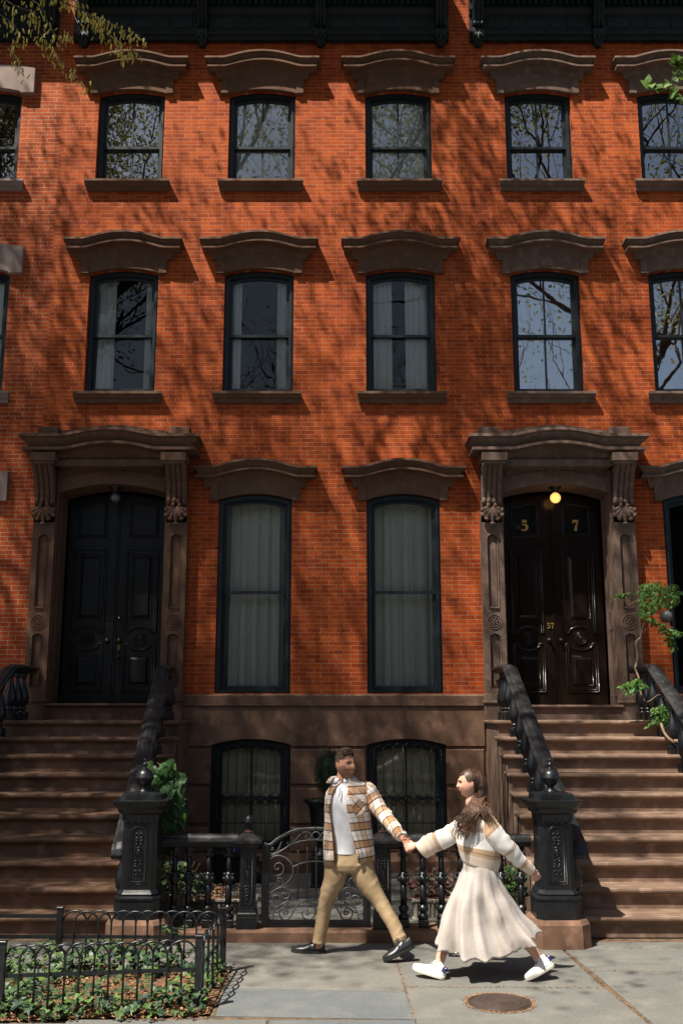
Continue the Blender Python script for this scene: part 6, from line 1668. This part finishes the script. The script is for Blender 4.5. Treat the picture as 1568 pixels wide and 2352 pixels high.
for i in range(150):        # falling over the chest
    x0 = rnd.uniform(750, 880); ex = max(590, min(790, rnd.gauss(680, 55))); ey = rnd.uniform(690, 850)-.15*abs(ex-650)
    strand([Zw(x0+20, rnd.uniform(230, 330), YW+.01+rnd.gauss(0, .01)), Zw(x0-5, 390, YW-.05), Zw((x0+ex)/2+rnd.gauss(10, 14), 520, YW-.13), Zw(ex+rnd.gauss(0, 16), ey-90, YW-.175), Zw(ex-20, ey, YW-.165)], rnd.uniform(.0025, .0075))
for i in range(70):         # blown back over the shoulder
    x0 = rnd.uniform(790, 880); ex = rnd.uniform(860, 1010); ey = 600+rnd.gauss(20, 40)+(ex-900)*.3
    strand([Zw(x0, rnd.uniform(320, 400), YW+.0), Zw(x0+5, 460, YW-.09), Zw((x0+ex)/2, 530+rnd.gauss(0, 15), YW-.14), Zw(ex, ey, YW-.17)], rnd.uniform(.002, .004))
for i in range(0):         # smooth strands of the back of the head
    y0 = rnd.uniform(0, 1); x = rnd.uniform(740, 1180)
    strand([Zf(rnd.uniform(690, 900), rnd.uniform(160, 260), YW-rnd.uniform(.03, .075)), Zf(x*.5+430, 420, YW-.07), Zf(x, 640, YW-.065+max(0, x-1050)*.0004), Zf(x*.8+180, 900, YW-.06), Zf(x*.6+330, 1120, YW-.055)], rnd.uniform(.002, .0035))
for i in range(22):         # lock flicked up behind the neck
    strand([Zf(1080, 1060, YW-.03), Zf(1230+rnd.gauss(0, 12), 1090+rnd.gauss(0, 15), YW-.05), Zf(1370+rnd.gauss(0, 20), 1190+rnd.gauss(0, 15), YW-.06), Zf(1400+rnd.gauss(0, 12), 1290, YW-.07)], .003)
mb.build('hair_strands', 'hair_w', wom)
# ------------------------------------------------------------------ light, sky, camera
SUN = V((-.23, -.22, .55)).normalized()
nt = W.node_tree if W.use_nodes else None
W.use_nodes = True; nt = W.node_tree; bg = nt.nodes['Background']
sk = nt.nodes.new('ShaderNodeTexSky'); sk.sky_type = 'NISHITA'; sk.sun_disc = False
sk.sun_elevation = math.asin(SUN.z); sk.sun_rotation = atan2(SUN.x, SUN.y)
nt.links.new(sk.outputs[0], bg.inputs[0]); sk.dust_density = 2.5; bg.inputs[1].default_value = .05
sd = bpy.data.lights.new('sun', 'SUN'); sd.energy = 5.0; sd.angle = radians(.5); sd.color = (1, .93, .82)
so = bpy.data.objects.new('sun', sd); COL.objects.link(so); so.rotation_euler = (-SUN).to_track_quat('-Z', 'Y').to_euler(); so.location = (-6, -6, 30)
cd = bpy.data.cameras.new('camera'); cam = bpy.data.objects.new('camera', cd); COL.objects.link(cam)
cd.sensor_fit = 'HORIZONTAL'; cd.sensor_width = 24; cd.lens = FP/1568*24; cd.clip_end = 500
cam.location = (0, 0, HC); cam.rotation_euler = (pi/2+PITCH, 0, 0)
SC.camera = cam
SC.view_settings.view_transform = 'Standard'; SC.view_settings.look = 'None'; SC.view_settings.exposure = .92; SC.view_settings.gamma = 1
SC.render.engine = 'CYCLES'
